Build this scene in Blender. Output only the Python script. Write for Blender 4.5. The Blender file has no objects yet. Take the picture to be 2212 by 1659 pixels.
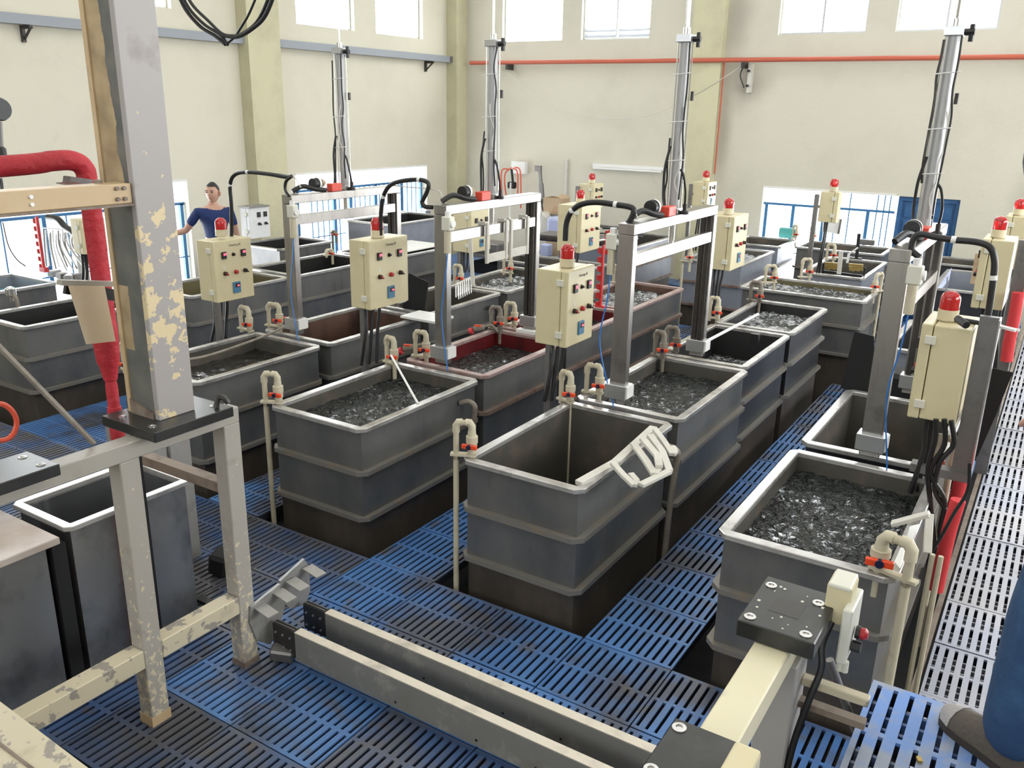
import bpy, bmesh, math, random
from mathutils import Vector, Matrix, Euler
random.seed(7)
S = bpy.context.scene
COL = S.collection
PI = math.pi
V = Vector

# ---------------- camera ----------------
F_PX, PITCH, ROLL, YAW, EYE = 1868.94, 0.308395803, 0.0200933192, 0.561603113, V((0, 0, 2.67))
_fw = V((-math.sin(YAW)*math.cos(PITCH), math.cos(YAW)*math.cos(PITCH), -math.sin(PITCH)))
_r = V((math.cos(YAW), math.sin(YAW), 0)); _u = _r.cross(_fw)
_right = math.cos(ROLL)*_r + math.sin(ROLL)*_u
_up = -math.sin(ROLL)*_r + math.cos(ROLL)*_u
cam_data = bpy.data.cameras.new('camera'); cam = bpy.data.objects.new('camera', cam_data); COL.objects.link(cam)
m = Matrix.Identity(4)
for i in range(3):
    m[i][0] = _right[i]; m[i][1] = _up[i]; m[i][2] = -_fw[i]; m[i][3] = EYE[i]
cam.matrix_world = m
cam_data.sensor_width = 36.0; cam_data.lens = 36.0*F_PX/2212.0; cam_data.clip_start = 0.05; cam_data.clip_end = 200
S.camera = cam

def at(px, py, ax, v):
    """point where the line of sight through a photo pixel meets the plane ax = v"""
    d = _right*((px-1106)/F_PX) - _up*((py-829.5)/F_PX) + _fw
    i = 'xyz'.index(ax); t = (v-EYE[i])/d[i]
    return EYE + d*t

# ---------------- light and exposure ----------------
S.view_settings.view_transform = 'Standard'; S.view_settings.look = 'None'
S.view_settings.exposure = 0.0; S.view_settings.gamma = 1.0; S.view_settings.use_curve_mapping = False
world = bpy.data.worlds.new('overcast_sky'); S.world = world; world.use_nodes = True
bg = world.node_tree.nodes['Background']; bg.inputs[0].default_value = (0.93, 0.97, 1.0, 1); bg.inputs[1].default_value = 3.2

def area_light(name, loc, rot, sx, sy, power, col=(1, 1, 1)):
    l = bpy.data.lights.new(name, 'AREA'); l.shape = 'RECTANGLE'; l.size = sx; l.size_y = sy; l.energy = power; l.color = col
    o = bpy.data.objects.new(name, l); COL.objects.link(o); o.location = loc; o.rotation_euler = rot
    return o
WALL_X, WALL_Y, CEIL, RWALL, FWALL = -10.4, 14.3, 6.6, 5.5, -4.5
# daylight through the upper louvre windows and the lower grilles (just outside the openings, facing in)
area_light('daylight_back_upper', (-4.3, WALL_Y+0.7, 4.5), (-PI/2, 0, 0), 11, 1.6, 950, (0.95, 0.98, 1))
area_light('daylight_back_lower', (-2.9, WALL_Y+0.9, 0.7), (-PI/2, 0, 0), 3.2, 1.6, 170, (0.95, 0.98, 1))
area_light('daylight_left_upper', (WALL_X-0.7, 8.0, 4.5), (0, -PI/2, 0), 1.6, 12, 900, (0.95, 0.98, 1))
area_light('daylight_left_lower', (WALL_X-0.9, 8.6, 0.6), (0, -PI/2, 0), 1.6, 10, 400, (0.95, 0.98, 1))
area_light('unseen_daylight_right', (RWALL+0.5, 8.0, 3.6), (0, PI/2, 0), 2.6, 11, 560, (0.95, 0.97, 1))  # unseen opening in the right wall, added to brighten faces turned that way
area_light('ceiling_fill', (-3.0, 5.5, CEIL-0.15), (0, 0, 0), 9, 14, 330, (1.0, 0.985, 0.94))  # unseen soft fill added under the ceiling
area_light('unseen_daylight_back', (2.5, WALL_Y+0.6, 0.8), (-PI/2, 0, 0), 4.6, 1.7, 330, (0.97, 0.98, 1))  # lights the added window that the gantry faces reflect

# ---------------- materials ----------------
M = {}
def mat(name, col, rough=0.5, metal=0.0, noise=None, bump=None, emit=None, spec=0.5, alpha=None, trans=None, vary=0.0, world=False):
    """noise = (scale, colour2, low, high[, stretch]) mixes a second colour in through a noise mask; bump = (scale, strength)"""
    mt = bpy.data.materials.new(name); mt.use_nodes = True
    nt = mt.node_tree; N = nt.nodes; L = nt.links; p = N['Principled BSDF']
    p.inputs['Base Color'].default_value = (*col, 1); p.inputs['Roughness'].default_value = rough
    p.inputs['Metallic'].default_value = metal; p.inputs['Specular IOR Level'].default_value = spec
    tc = N.new('ShaderNodeTexCoord'); gp = N.new('ShaderNodeNewGeometry'); VEC = gp.outputs['Position'] if world else tc.outputs['Object']
    def noise_fac(scale, lo, hi, stretch=None, detail=5.0, seed=0.0):
        mp = N.new('ShaderNodeMapping'); L.new(VEC, mp.inputs[0])
        if stretch: mp.inputs['Scale'].default_value = stretch
        mp.inputs['Location'].default_value = (seed, seed*1.7, seed*0.3)
        n = N.new('ShaderNodeTexNoise'); n.inputs['Scale'].default_value = scale; n.inputs['Detail'].default_value = detail
        n.inputs['Roughness'].default_value = 0.62
        L.new(mp.outputs[0], n.inputs['Vector'])
        r = N.new('ShaderNodeMapRange'); r.inputs[1].default_value = lo; r.inputs[2].default_value = hi
        L.new(n.outputs['Fac'], r.inputs[0]); return r.outputs[0]
    cols = noise if noise else []
    if cols and not isinstance(cols[0], (tuple, list)): cols = [cols]
    prev = None
    for k, c in enumerate(cols):
        f = noise_fac(c[0], c[2], c[3], c[4] if len(c) > 4 else None, seed=k*3.3)
        mx = N.new('ShaderNodeMix'); mx.data_type = 'RGBA'
        L.new(f, mx.inputs[0])
        if prev: L.new(prev, mx.inputs[6])
        else: mx.inputs[6].default_value = (*col, 1)
        mx.inputs[7].default_value = (*c[1], 1); prev = mx.outputs[2]
    if vary:
        oi = N.new('ShaderNodeObjectInfo'); hs = N.new('ShaderNodeHueSaturation')
        r = N.new('ShaderNodeMapRange'); r.inputs[3].default_value = 1-vary; r.inputs[4].default_value = 1+vary
        L.new(oi.outputs['Random'], r.inputs[0]); L.new(r.outputs[0], hs.inputs['Value'])
        if prev: L.new(prev, hs.inputs['Color'])
        else: hs.inputs['Color'].default_value = (*col, 1)
        prev = hs.outputs[0]
    if prev: L.new(prev, p.inputs['Base Color'])
    if bump:
        mp = N.new('ShaderNodeMapping'); L.new(tc.outputs['Object'], mp.inputs[0])
        if len(bump) > 2: mp.inputs['Scale'].default_value = bump[2]
        n = N.new('ShaderNodeTexNoise'); n.inputs['Scale'].default_value = bump[0]; n.inputs['Detail'].default_value = 4
        L.new(mp.outputs[0], n.inputs['Vector'])
        b = N.new('ShaderNodeBump'); b.inputs['Strength'].default_value = bump[1]; b.inputs['Distance'].default_value = 0.02
        L.new(n.outputs['Fac'], b.inputs['Height']); L.new(b.outputs[0], p.inputs['Normal'])
    if emit:
        p.inputs['Emission Color'].default_value = (*emit[0], 1); p.inputs['Emission Strength'].default_value = emit[1]
    if trans: p.inputs['Transmission Weight'].default_value = trans
    if alpha is not None: p.inputs['Alpha'].default_value = alpha
    M[name] = mt
    return mt

mat('wall_cream', (0.70, 0.665, 0.545), 0.85, noise=[(0.9, (0.64, 0.60, 0.49), 0.48, 0.8), (3.0, (0.57, 0.54, 0.45), 0.66, 0.9)], bump=(22, 0.12))
mat('wall_back', (0.64, 0.61, 0.51), 0.85, noise=[(0.8, (0.57, 0.54, 0.45), 0.5, 0.8), (2.6, (0.55, 0.52, 0.46), 0.66, 0.95)], bump=(22, 0.12))
mat('pilaster_yellow', (0.60, 0.565, 0.38), 0.8, noise=(2.0, (0.48, 0.44, 0.30), 0.45, 0.8), bump=(30, 0.1))
mat('ceiling_white', (0.72, 0.71, 0.66), 0.9)
mat('pit_concrete', (0.035, 0.034, 0.036), 0.6, noise=(3, (0.015, 0.016, 0.02), 0.4, 0.7))
mat('grating_blue', (0.065, 0.16, 0.38), 0.34, noise=[(0.9, (0.10, 0.225, 0.48), 0.42, 0.68), (1.7, (0.080, 0.090, 0.125), 0.47, 0.62), (7.0, (0.12, 0.11, 0.10), 0.55, 0.72)], vary=0.15, world=True)
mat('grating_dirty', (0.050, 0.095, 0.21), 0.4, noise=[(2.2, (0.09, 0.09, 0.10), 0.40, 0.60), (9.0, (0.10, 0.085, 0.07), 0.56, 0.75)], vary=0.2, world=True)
mat('grating_sheen', (0.34, 0.36, 0.44), 0.36, noise=[(1.2, (0.44, 0.42, 0.42), 0.4, 0.7), (6.0, (0.17, 0.18, 0.22), 0.62, 0.8)], vary=0.12, world=True)  # window sheen painted into the walkway colour, under darker worn patches
mat('grating_new', (0.13, 0.26, 0.60), 0.38, noise=[(5.0, (0.27, 0.31, 0.40), 0.46, 0.60), (12.0, (0.30, 0.29, 0.28), 0.60, 0.75)], world=True)
mat('slat_shade', (0.012, 0.016, 0.03), 0.7)  # shade inside the slots, painted onto the lower slats
mat('tank_grey', (0.185, 0.182, 0.175), 0.36, 0.35, noise=[(2.2, (0.10, 0.105, 0.112), 0.40, 0.72, (1, 1, 0.6)), (6, (0.20, 0.165, 0.13), 0.60, 0.85, (1, 1, 0.3)), (11, (0.07, 0.065, 0.06), 0.62, 0.85, (1, 1, 0.15))], bump=(3, 0.05))
mat('tank_dark', (0.045, 0.047, 0.052), 0.33, 0.3, noise=[(3, (0.02, 0.02, 0.024), 0.4, 0.7, (1, 1, 0.25)), (6, (0.13, 0.13, 0.15), 0.62, 0.8, (1, 1, 0.15))], bump=(4, 0.05))
mat('tank_light', (0.30, 0.32, 0.37), 0.35, 0.2, noise=[(2.5, (0.22, 0.24, 0.28), 0.45, 0.75), (6, (0.34, 0.27, 0.19), 0.64, 0.8, (1, 1, 0.4))])
mat('tank_rim', (0.56, 0.55, 0.53), 0.27, 0.6, noise=[(7, (0.33, 0.31, 0.29), 0.5, 0.75), (22, (0.20, 0.17, 0.15), 0.66, 0.8)])
mat('tank_rim_red', (0.36, 0.27, 0.25), 0.4, 0.2, noise=(9, (0.28, 0.13, 0.11), 0.5, 0.75))
mat('tank_band', (0.20, 0.19, 0.17), 0.45, 0.2, noise=(9, (0.26, 0.19, 0.13), 0.5, 0.75))
mat('band_rust', (0.22, 0.16, 0.13), 0.5, 0.1, noise=(9, (0.13, 0.06, 0.045), 0.45, 0.7))
mat('skirt_brown', (0.062, 0.052, 0.044), 0.5, 0.1, noise=(4, (0.12, 0.095, 0.075), 0.45, 0.8, (1, 1, 0.4)))
mat('inner_grey', (0.095, 0.09, 0.076), 0.42, 0.2, noise=(3, (0.18, 0.14, 0.11), 0.5, 0.75))
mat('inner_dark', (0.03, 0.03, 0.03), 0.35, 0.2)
mat('inner_brown', (0.13, 0.075, 0.055), 0.4, 0.1, noise=(4, (0.04, 0.025, 0.02), 0.45, 0.75, (1, 1, .5)))
mat('inner_red', (0.13, 0.012, 0.014), 0.35, 0.1, noise=(5, (0.03, 0.006, 0.008), 0.45, 0.75, (1, 1, .5)))
mat('inner_olive', (0.14, 0.12, 0.06), 0.4, 0.1)
mat('steel', (0.37, 0.355, 0.335), 0.30, 0.9, noise=[(14, (0.26, 0.25, 0.235), 0.5, 0.8, (1, 1, 0.2)), (4, (0.22, 0.20, 0.18), 0.58, 0.8)])
mat('steel_bright', (0.62, 0.61, 0.60), 0.22, 0.9)
mat('steel_dull', (0.23, 0.22, 0.215), 0.42, 0.6, noise=(8, (0.15, 0.14, 0.13), 0.5, 0.75))
mat('steel_dark', (0.055, 0.05, 0.047), 0.4, 0.5, noise=(9, (0.10, 0.09, 0.085), 0.5, 0.8))
mat('alu', (0.55, 0.56, 0.57), 0.3, 0.8)
mat('paint_grey', (0.40, 0.385, 0.37), 0.42, 0.0)
mat('black', (0.012, 0.012, 0.013), 0.4, bump=(60, .05))
mat('black_plate', (0.022, 0.023, 0.022), 0.28, noise=(7, (0.05, 0.05, 0.048), 0.5, 0.8))
mat('black_soft', (0.008, 0.008, 0.009), 0.75)
mat('cabinet_cream', (0.66, 0.585, 0.37), 0.32, noise=(5, (0.60, 0.53, 0.33), 0.5, 0.8))
mat('cabinet_white', (0.72, 0.73, 0.74), 0.35)
mat('hinge_cream', (0.68, 0.67, 0.58), 0.4)
mat('beacon_red', (0.50, 0.004, 0.006), 0.1, trans=0.3, emit=((1.0, 0.01, 0.01), 0.04), spec=0.9)
mat('beacon_core', (0.9, 0.5, 0.4), 0.15, 0.7)
mat('beacon_base', (0.62, 0.55, 0.38), 0.4)
mat('led_red', (0.6, 0.02, 0.03), 0.4, emit=((1.0, 0.07, 0.12), 3.0))
mat('button_red', (0.42, 0.02, 0.025), 0.35)
mat('knob_dark', (0.02, 0.01, 0.01), 0.35)
mat('meter_blue', (0.06, 0.19, 0.33), 0.4)
mat('text_grey', (0.22, 0.2, 0.17), 0.6)
mat('pvc_cream', (0.55, 0.50, 0.37), 0.5, noise=(12, (0.42, 0.36, 0.25), 0.5, 0.8))
mat('pvc_dirty', (0.24, 0.21, 0.17), 0.5, noise=(12, (0.13, 0.10, 0.08), 0.45, 0.75))
mat('valve_orange', (0.80, 0.07, 0.015), 0.4)
mat('valve_hub', (0.01, 0.012, 0.05), 0.4)
mat('red_lagging', (0.46, 0.022, 0.035), 0.62, noise=(5, (0.33, 0.012, 0.022), 0.45, 0.75), bump=(30, .5))
mat('red_bright', (0.62, 0.04, 0.045), 0.55, bump=(20, .3))
mat('red_paint', (0.55, 0.03, 0.03), 0.4)
mat('pipe_orange', (0.52, 0.12, 0.07), 0.5)
mat('orange_box', (0.72, 0.08, 0.05), 0.4)
mat('hose_orange', (0.72, 0.10, 0.05), 0.45)
mat('wire_blue', (0.02, 0.18, 0.60), 0.4)
mat('white_plastic', (0.78, 0.78, 0.76), 0.4)
mat('offwhite', (0.62, 0.60, 0.54), 0.45, noise=(6, (0.52, 0.49, 0.42), .5, .8))
mat('window_blue', (0.04, 0.16, 0.34), 0.45)
mat('door_blue', (0.025, 0.10, 0.25), 0.45, noise=(6, (0.05, 0.15, 0.32), 0.5, 0.8))
mat('window_white', (0.8, 0.8, 0.78), 0.5)
mat('carton', (0.50, 0.37, 0.24), 0.8, noise=(4, (0.36, 0.17, 0.10), 0.55, 0.8))
mat('marble', (0.50, 0.42, 0.37), 0.4, noise=[(4, (0.62, 0.55, 0.50), 0.45, 0.7), (9, (0.32, 0.24, 0.20), 0.6, 0.8)])
mat('angle_rust', (0.24, 0.19, 0.15), 0.6, noise=(8, (0.12, 0.08, 0.06), 0.45, 0.7))
mat('polished', (0.30, 0.30, 0.30), 0.34, 0.7, noise=[(3, (0.12, 0.12, 0.125), 0.45, 0.7, (1, 1, .7)), (2, (0.24, 0.18, 0.12), 0.6, 0.8)])
mat('mirror_liner', (0.75, 0.76, 0.78), 0.12, 0.95)
mat('rail_grey', (0.30, 0.325, 0.36), 0.45)
mat('galvanised', (0.34, 0.33, 0.31), 0.5, 0.35, noise=(9, (0.24, 0.235, 0.22), 0.5, 0.75))
mat('cyl_grey', (0.40, 0.40, 0.40), 0.42, 0.3)
mat('blade_grey', (0.42, 0.44, 0.47), 0.3)
mat('tan_sheet', (0.62, 0.50, 0.35), 0.45, noise=(2.5, (0.64, 0.56, 0.44), 0.4, 0.7))
mat('skin', (0.52, 0.30, 0.22), 0.5); mat('hair', (0.012, 0.010, 0.010), 0.55)
mat('shirt_blue', (0.010, 0.028, 0.12), 0.8, bump=(14, .3)); mat('jeans', (0.018, 0.055, 0.13), 0.8, noise=[(6, (0.035, 0.10, 0.20), 0.5, 0.75)], bump=(40, .25))
mat('trousers', (0.03, 0.03, 0.035), 0.8); mat('shoe_brown', (0.085, 0.07, 0.055), 0.7, bump=(80, .3)); mat('shoe_pale', (0.36, 0.34, 0.34), 0.7, bump=(60, .3)); mat('shoe_sole', (0.035, 0.028, 0.022), 0.7)
mat('eye_dark', (0.02, 0.015, 0.012), 0.2); mat('lip', (0.36, 0.15, 0.12), 0.5)
mat('teal', (0.10, 0.42, 0.40), 0.5); mat('bin_blue', (0.45, 0.50, 0.72), 0.5); mat('stool_blue', (0.02, 0.12, 0.55), 0.5)
mat('brass', (0.42, 0.30, 0.10), 0.4, 0.7)
mat('glass', (0.86, 0.92, 0.95), 0.12, trans=0.6, alpha=0.55)
mat('paper', (0.85, 0.85, 0.83), 0.6)

def peel(name, base, under, scale, lo, hi, zmid=None, zspan=1.0, gain=0.0, rough=0.42):
    """painted steel whose top coat has flaked off in patches, more of it around height zmid (object space)"""
    mt = bpy.data.materials.new(name); mt.use_nodes = True; nt = mt.node_tree; N = nt.nodes; L = nt.links
    p = N['Principled BSDF']; p.inputs['Roughness'].default_value = rough
    tc = N.new('ShaderNodeTexCoord'); n = N.new('ShaderNodeTexNoise'); n.inputs['Scale'].default_value = scale; n.inputs['Detail'].default_value = 6; n.inputs['Roughness'].default_value = 0.6
    L.new(tc.outputs['Object'], n.inputs['Vector'])
    f = n.outputs['Fac']
    if zmid is not None:
        sx = N.new('ShaderNodeSeparateXYZ'); L.new(tc.outputs['Object'], sx.inputs[0])
        a = N.new('ShaderNodeMath'); a.operation = 'SUBTRACT'; L.new(sx.outputs[2], a.inputs[0]); a.inputs[1].default_value = zmid
        b = N.new('ShaderNodeMath'); b.operation = 'ABSOLUTE'; L.new(a.outputs[0], b.inputs[0])
        c = N.new('ShaderNodeMapRange'); L.new(b.outputs[0], c.inputs[0]); c.inputs[1].default_value = 0; c.inputs[2].default_value = zspan; c.inputs[3].default_value = gain; c.inputs[4].default_value = -0.1
        d = N.new('ShaderNodeMath'); d.operation = 'ADD'; L.new(f, d.inputs[0]); L.new(c.outputs[0], d.inputs[1]); f = d.outputs[0]
    r = N.new('ShaderNodeMapRange'); L.new(f, r.inputs[0]); r.inputs[1].default_value = lo; r.inputs[2].default_value = hi
    mx = N.new('ShaderNodeMix'); mx.data_type = 'RGBA'; L.new(r.outputs[0], mx.inputs[0]); mx.inputs[6].default_value = (*base, 1); mx.inputs[7].default_value = (*under, 1)
    n2 = N.new('ShaderNodeTexNoise'); n2.inputs['Scale'].default_value = 6; n2.inputs['Detail'].default_value = 6; L.new(tc.outputs['Object'], n2.inputs['Vector'])
    r2 = N.new('ShaderNodeMapRange'); L.new(n2.outputs['Fac'], r2.inputs[0]); r2.inputs[1].default_value = 0.6; r2.inputs[2].default_value = 0.8; r2.inputs[4].default_value = 0.6
    m2 = N.new('ShaderNodeMix'); m2.data_type = 'RGBA'; L.new(r2.outputs[0], m2.inputs[0]); L.new(mx.outputs[2], m2.inputs[6]); m2.inputs[7].default_value = (0.16, 0.12, 0.08, 1)
    L.new(m2.outputs[2], p.inputs['Base Color'])
    b = N.new('ShaderNodeBump'); b.inputs['Strength'].default_value = 0.25; b.inputs['Distance'].default_value = 0.004; L.new(r.outputs[0], b.inputs['Height']); b.invert = True; L.new(b.outputs[0], p.inputs['Normal'])
    M[name] = mt
CREAM = (0.66, 0.54, 0.33)
peel('column_paint', (0.35, 0.325, 0.315), CREAM, 15, 0.60, 0.612, 0.48, 0.75, 0.115)
peel('column_side', (0.085, 0.09, 0.085), (0.34, 0.24, 0.12), 5, 0.56, 0.58, 1.3, 1.2, 0.12)
peel('frame_paint', (0.37, 0.345, 0.305), (0.62, 0.54, 0.38), 30, 0.565, 0.585, 0.1, 0.9, 0.06)
peel('frame_cream', (0.58, 0.515, 0.37), (0.30, 0.27, 0.23), 13, 0.56, 0.59)
peel('rail_cream', (0.74, 0.68, 0.48), (0.36, 0.28, 0.18), 14, 0.63, 0.66)
peel('beam_grey', (0.20, 0.195, 0.18), (0.33, 0.31, 0.27), 10, 0.55, 0.75)
peel('beam_top', (0.62, 0.56, 0.46), (0.40, 0.36, 0.30), 9, 0.5, 0.75)
peel('beam_tan', (0.52, 0.38, 0.22), (0.60, 0.46, 0.28), 5, 0.5, 0.8)

def column_side():
    mt = bpy.data.materials.new('column_side2'); mt.use_nodes = True; nt = mt.node_tree; N = nt.nodes; L = nt.links; p = N['Principled BSDF']; p.inputs['Roughness'].default_value = 0.5
    g = N.new('ShaderNodeNewGeometry'); sx = N.new('ShaderNodeSeparateXYZ'); L.new(g.outputs['Position'], sx.inputs[0])
    n = N.new('ShaderNodeTexNoise'); n.inputs['Scale'].default_value = 9; n.inputs['Detail'].default_value = 5; L.new(g.outputs['Position'], n.inputs['Vector'])
    def mth(op, a, b):
        q = N.new('ShaderNodeMath'); q.operation = op
        for i, v in enumerate((a, b)):
            if isinstance(v, (int, float)): q.inputs[i].default_value = v
            else: L.new(v, q.inputs[i])
        return q.outputs[0]
    jit = mth('MULTIPLY', mth('SUBTRACT', n.outputs['Fac'], 0.5), 0.05)
    edge = mth('ADD', mth('MULTIPLY', mth('SUBTRACT', sx.outputs[2], 2.4), -0.05), -3.125)      # boundary drifts with height
    up = mth('MULTIPLY', mth('LESS_THAN', mth('ADD', sx.outputs[0], jit), edge), mth('GREATER_THAN', sx.outputs[2], 2.30))
    lowp = mth('MULTIPLY', mth('LESS_THAN', mth('ADD', sx.outputs[0], jit), -3.175), mth('MULTIPLY', mth('GREATER_THAN', sx.outputs[2], 1.68), mth('LESS_THAN', sx.outputs[2], 1.95)))
    m1 = mth('MAXIMUM', up, lowp)
    r = N.new('ShaderNodeMapRange'); L.new(n.outputs['Fac'], r.inputs[0]); r.inputs[1].default_value = 0.35; r.inputs[2].default_value = 0.75
    a = N.new('ShaderNodeMix'); a.data_type = 'RGBA'; L.new(r.outputs[0], a.inputs[0]); a.inputs[6].default_value = (0.44, 0.33, 0.19, 1); a.inputs[7].default_value = (0.25, 0.18, 0.10, 1)
    b = N.new('ShaderNodeMix'); b.data_type = 'RGBA'; L.new(r.outputs[0], b.inputs[0]); b.inputs[6].default_value = (0.10, 0.105, 0.10, 1); b.inputs[7].default_value = (0.17, 0.165, 0.14, 1)
    c = N.new('ShaderNodeMix'); c.data_type = 'RGBA'; L.new(m1, c.inputs[0]); L.new(b.outputs[2], c.inputs[6]); L.new(a.outputs[2], c.inputs[7]); L.new(c.outputs[2], p.inputs['Base Color'])
    M['column_side2'] = mt
column_side()

def water_mat(name, base, foam, lo, hi, bscale, bstr, rough=0.06):
    mt = bpy.data.materials.new(name); mt.use_nodes = True; nt = mt.node_tree; N = nt.nodes; L = nt.links
    p = N['Principled BSDF']; p.inputs['Roughness'].default_value = rough; p.inputs['IOR'].default_value = 1.33; p.inputs['Specular IOR Level'].default_value = 0.9
    tc = N.new('ShaderNodeTexCoord')
    n = N.new('ShaderNodeTexNoise'); n.inputs['Scale'].default_value = 26; n.inputs['Detail'].default_value = 6; n.inputs['Distortion'].default_value = 0.8; L.new(tc.outputs['Object'], n.inputs['Vector'])
    nb = N.new('ShaderNodeTexNoise'); nb.inputs['Scale'].default_value = 2.6; nb.inputs['Detail'].default_value = 2; L.new(tc.outputs['Object'], nb.inputs['Vector'])
    ad = N.new('ShaderNodeMath'); ad.operation = 'MULTIPLY_ADD'; L.new(nb.outputs['Fac'], ad.inputs[0]); ad.inputs[1].default_value = 0.8; L.new(n.outputs['Fac'], ad.inputs[2])
    r = N.new('ShaderNodeMapRange'); r.inputs[1].default_value = lo; r.inputs[2].default_value = hi; L.new(ad.outputs[0], r.inputs[0])
    mx = N.new('ShaderNodeMix'); mx.data_type = 'RGBA'; L.new(r.outputs[0], mx.inputs[0]); mx.inputs[6].default_value = (*base, 1); mx.inputs[7].default_value = (*foam, 1)
    L.new(mx.outputs[2], p.inputs['Base Color'])
    n2 = N.new('ShaderNodeTexNoise'); n2.inputs['Scale'].default_value = bscale; n2.inputs['Detail'].default_value = 4; n2.inputs['Distortion'].default_value = 1.2; L.new(tc.outputs['Object'], n2.inputs['Vector'])
    b = N.new('ShaderNodeBump'); b.inputs['Strength'].default_value = bstr; b.inputs['Distance'].default_value = 0.09; L.new(n2.outputs['Fac'], b.inputs['Height']); L.new(b.outputs[0], p.inputs['Normal'])
    M[name] = mt
water_mat('water_rippled', (0.010, 0.014, 0.013), (0.34, 0.36, 0.37), 1.08, 1.20, 15, 1.0, 0.04)  # here the foam colour paints highlights onto the ripples
water_mat('water_foam', (0.03, 0.035, 0.035), (0.66, 0.68, 0.70), 0.86, 1.04, 22, 1.0, 0.1)
water_mat('water_calm', (0.018, 0.018, 0.015), (0.06, 0.06, 0.05), 1.1, 1.4, 7, 0.25)
water_mat('water_still', (0.012, 0.016, 0.015), (0.03, 0.03, 0.03), 1.2, 1.5, 3, 0.03, 0.03)
water_mat('water_cyan', (0.16, 0.42, 0.48), (0.4, 0.6, 0.65), 1.1, 1.4, 5, 0.1)
water_mat('water_white', (0.45, 0.47, 0.5), (0.80, 0.82, 0.86), 0.85, 1.1, 16, 1.0, 0.25)

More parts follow.
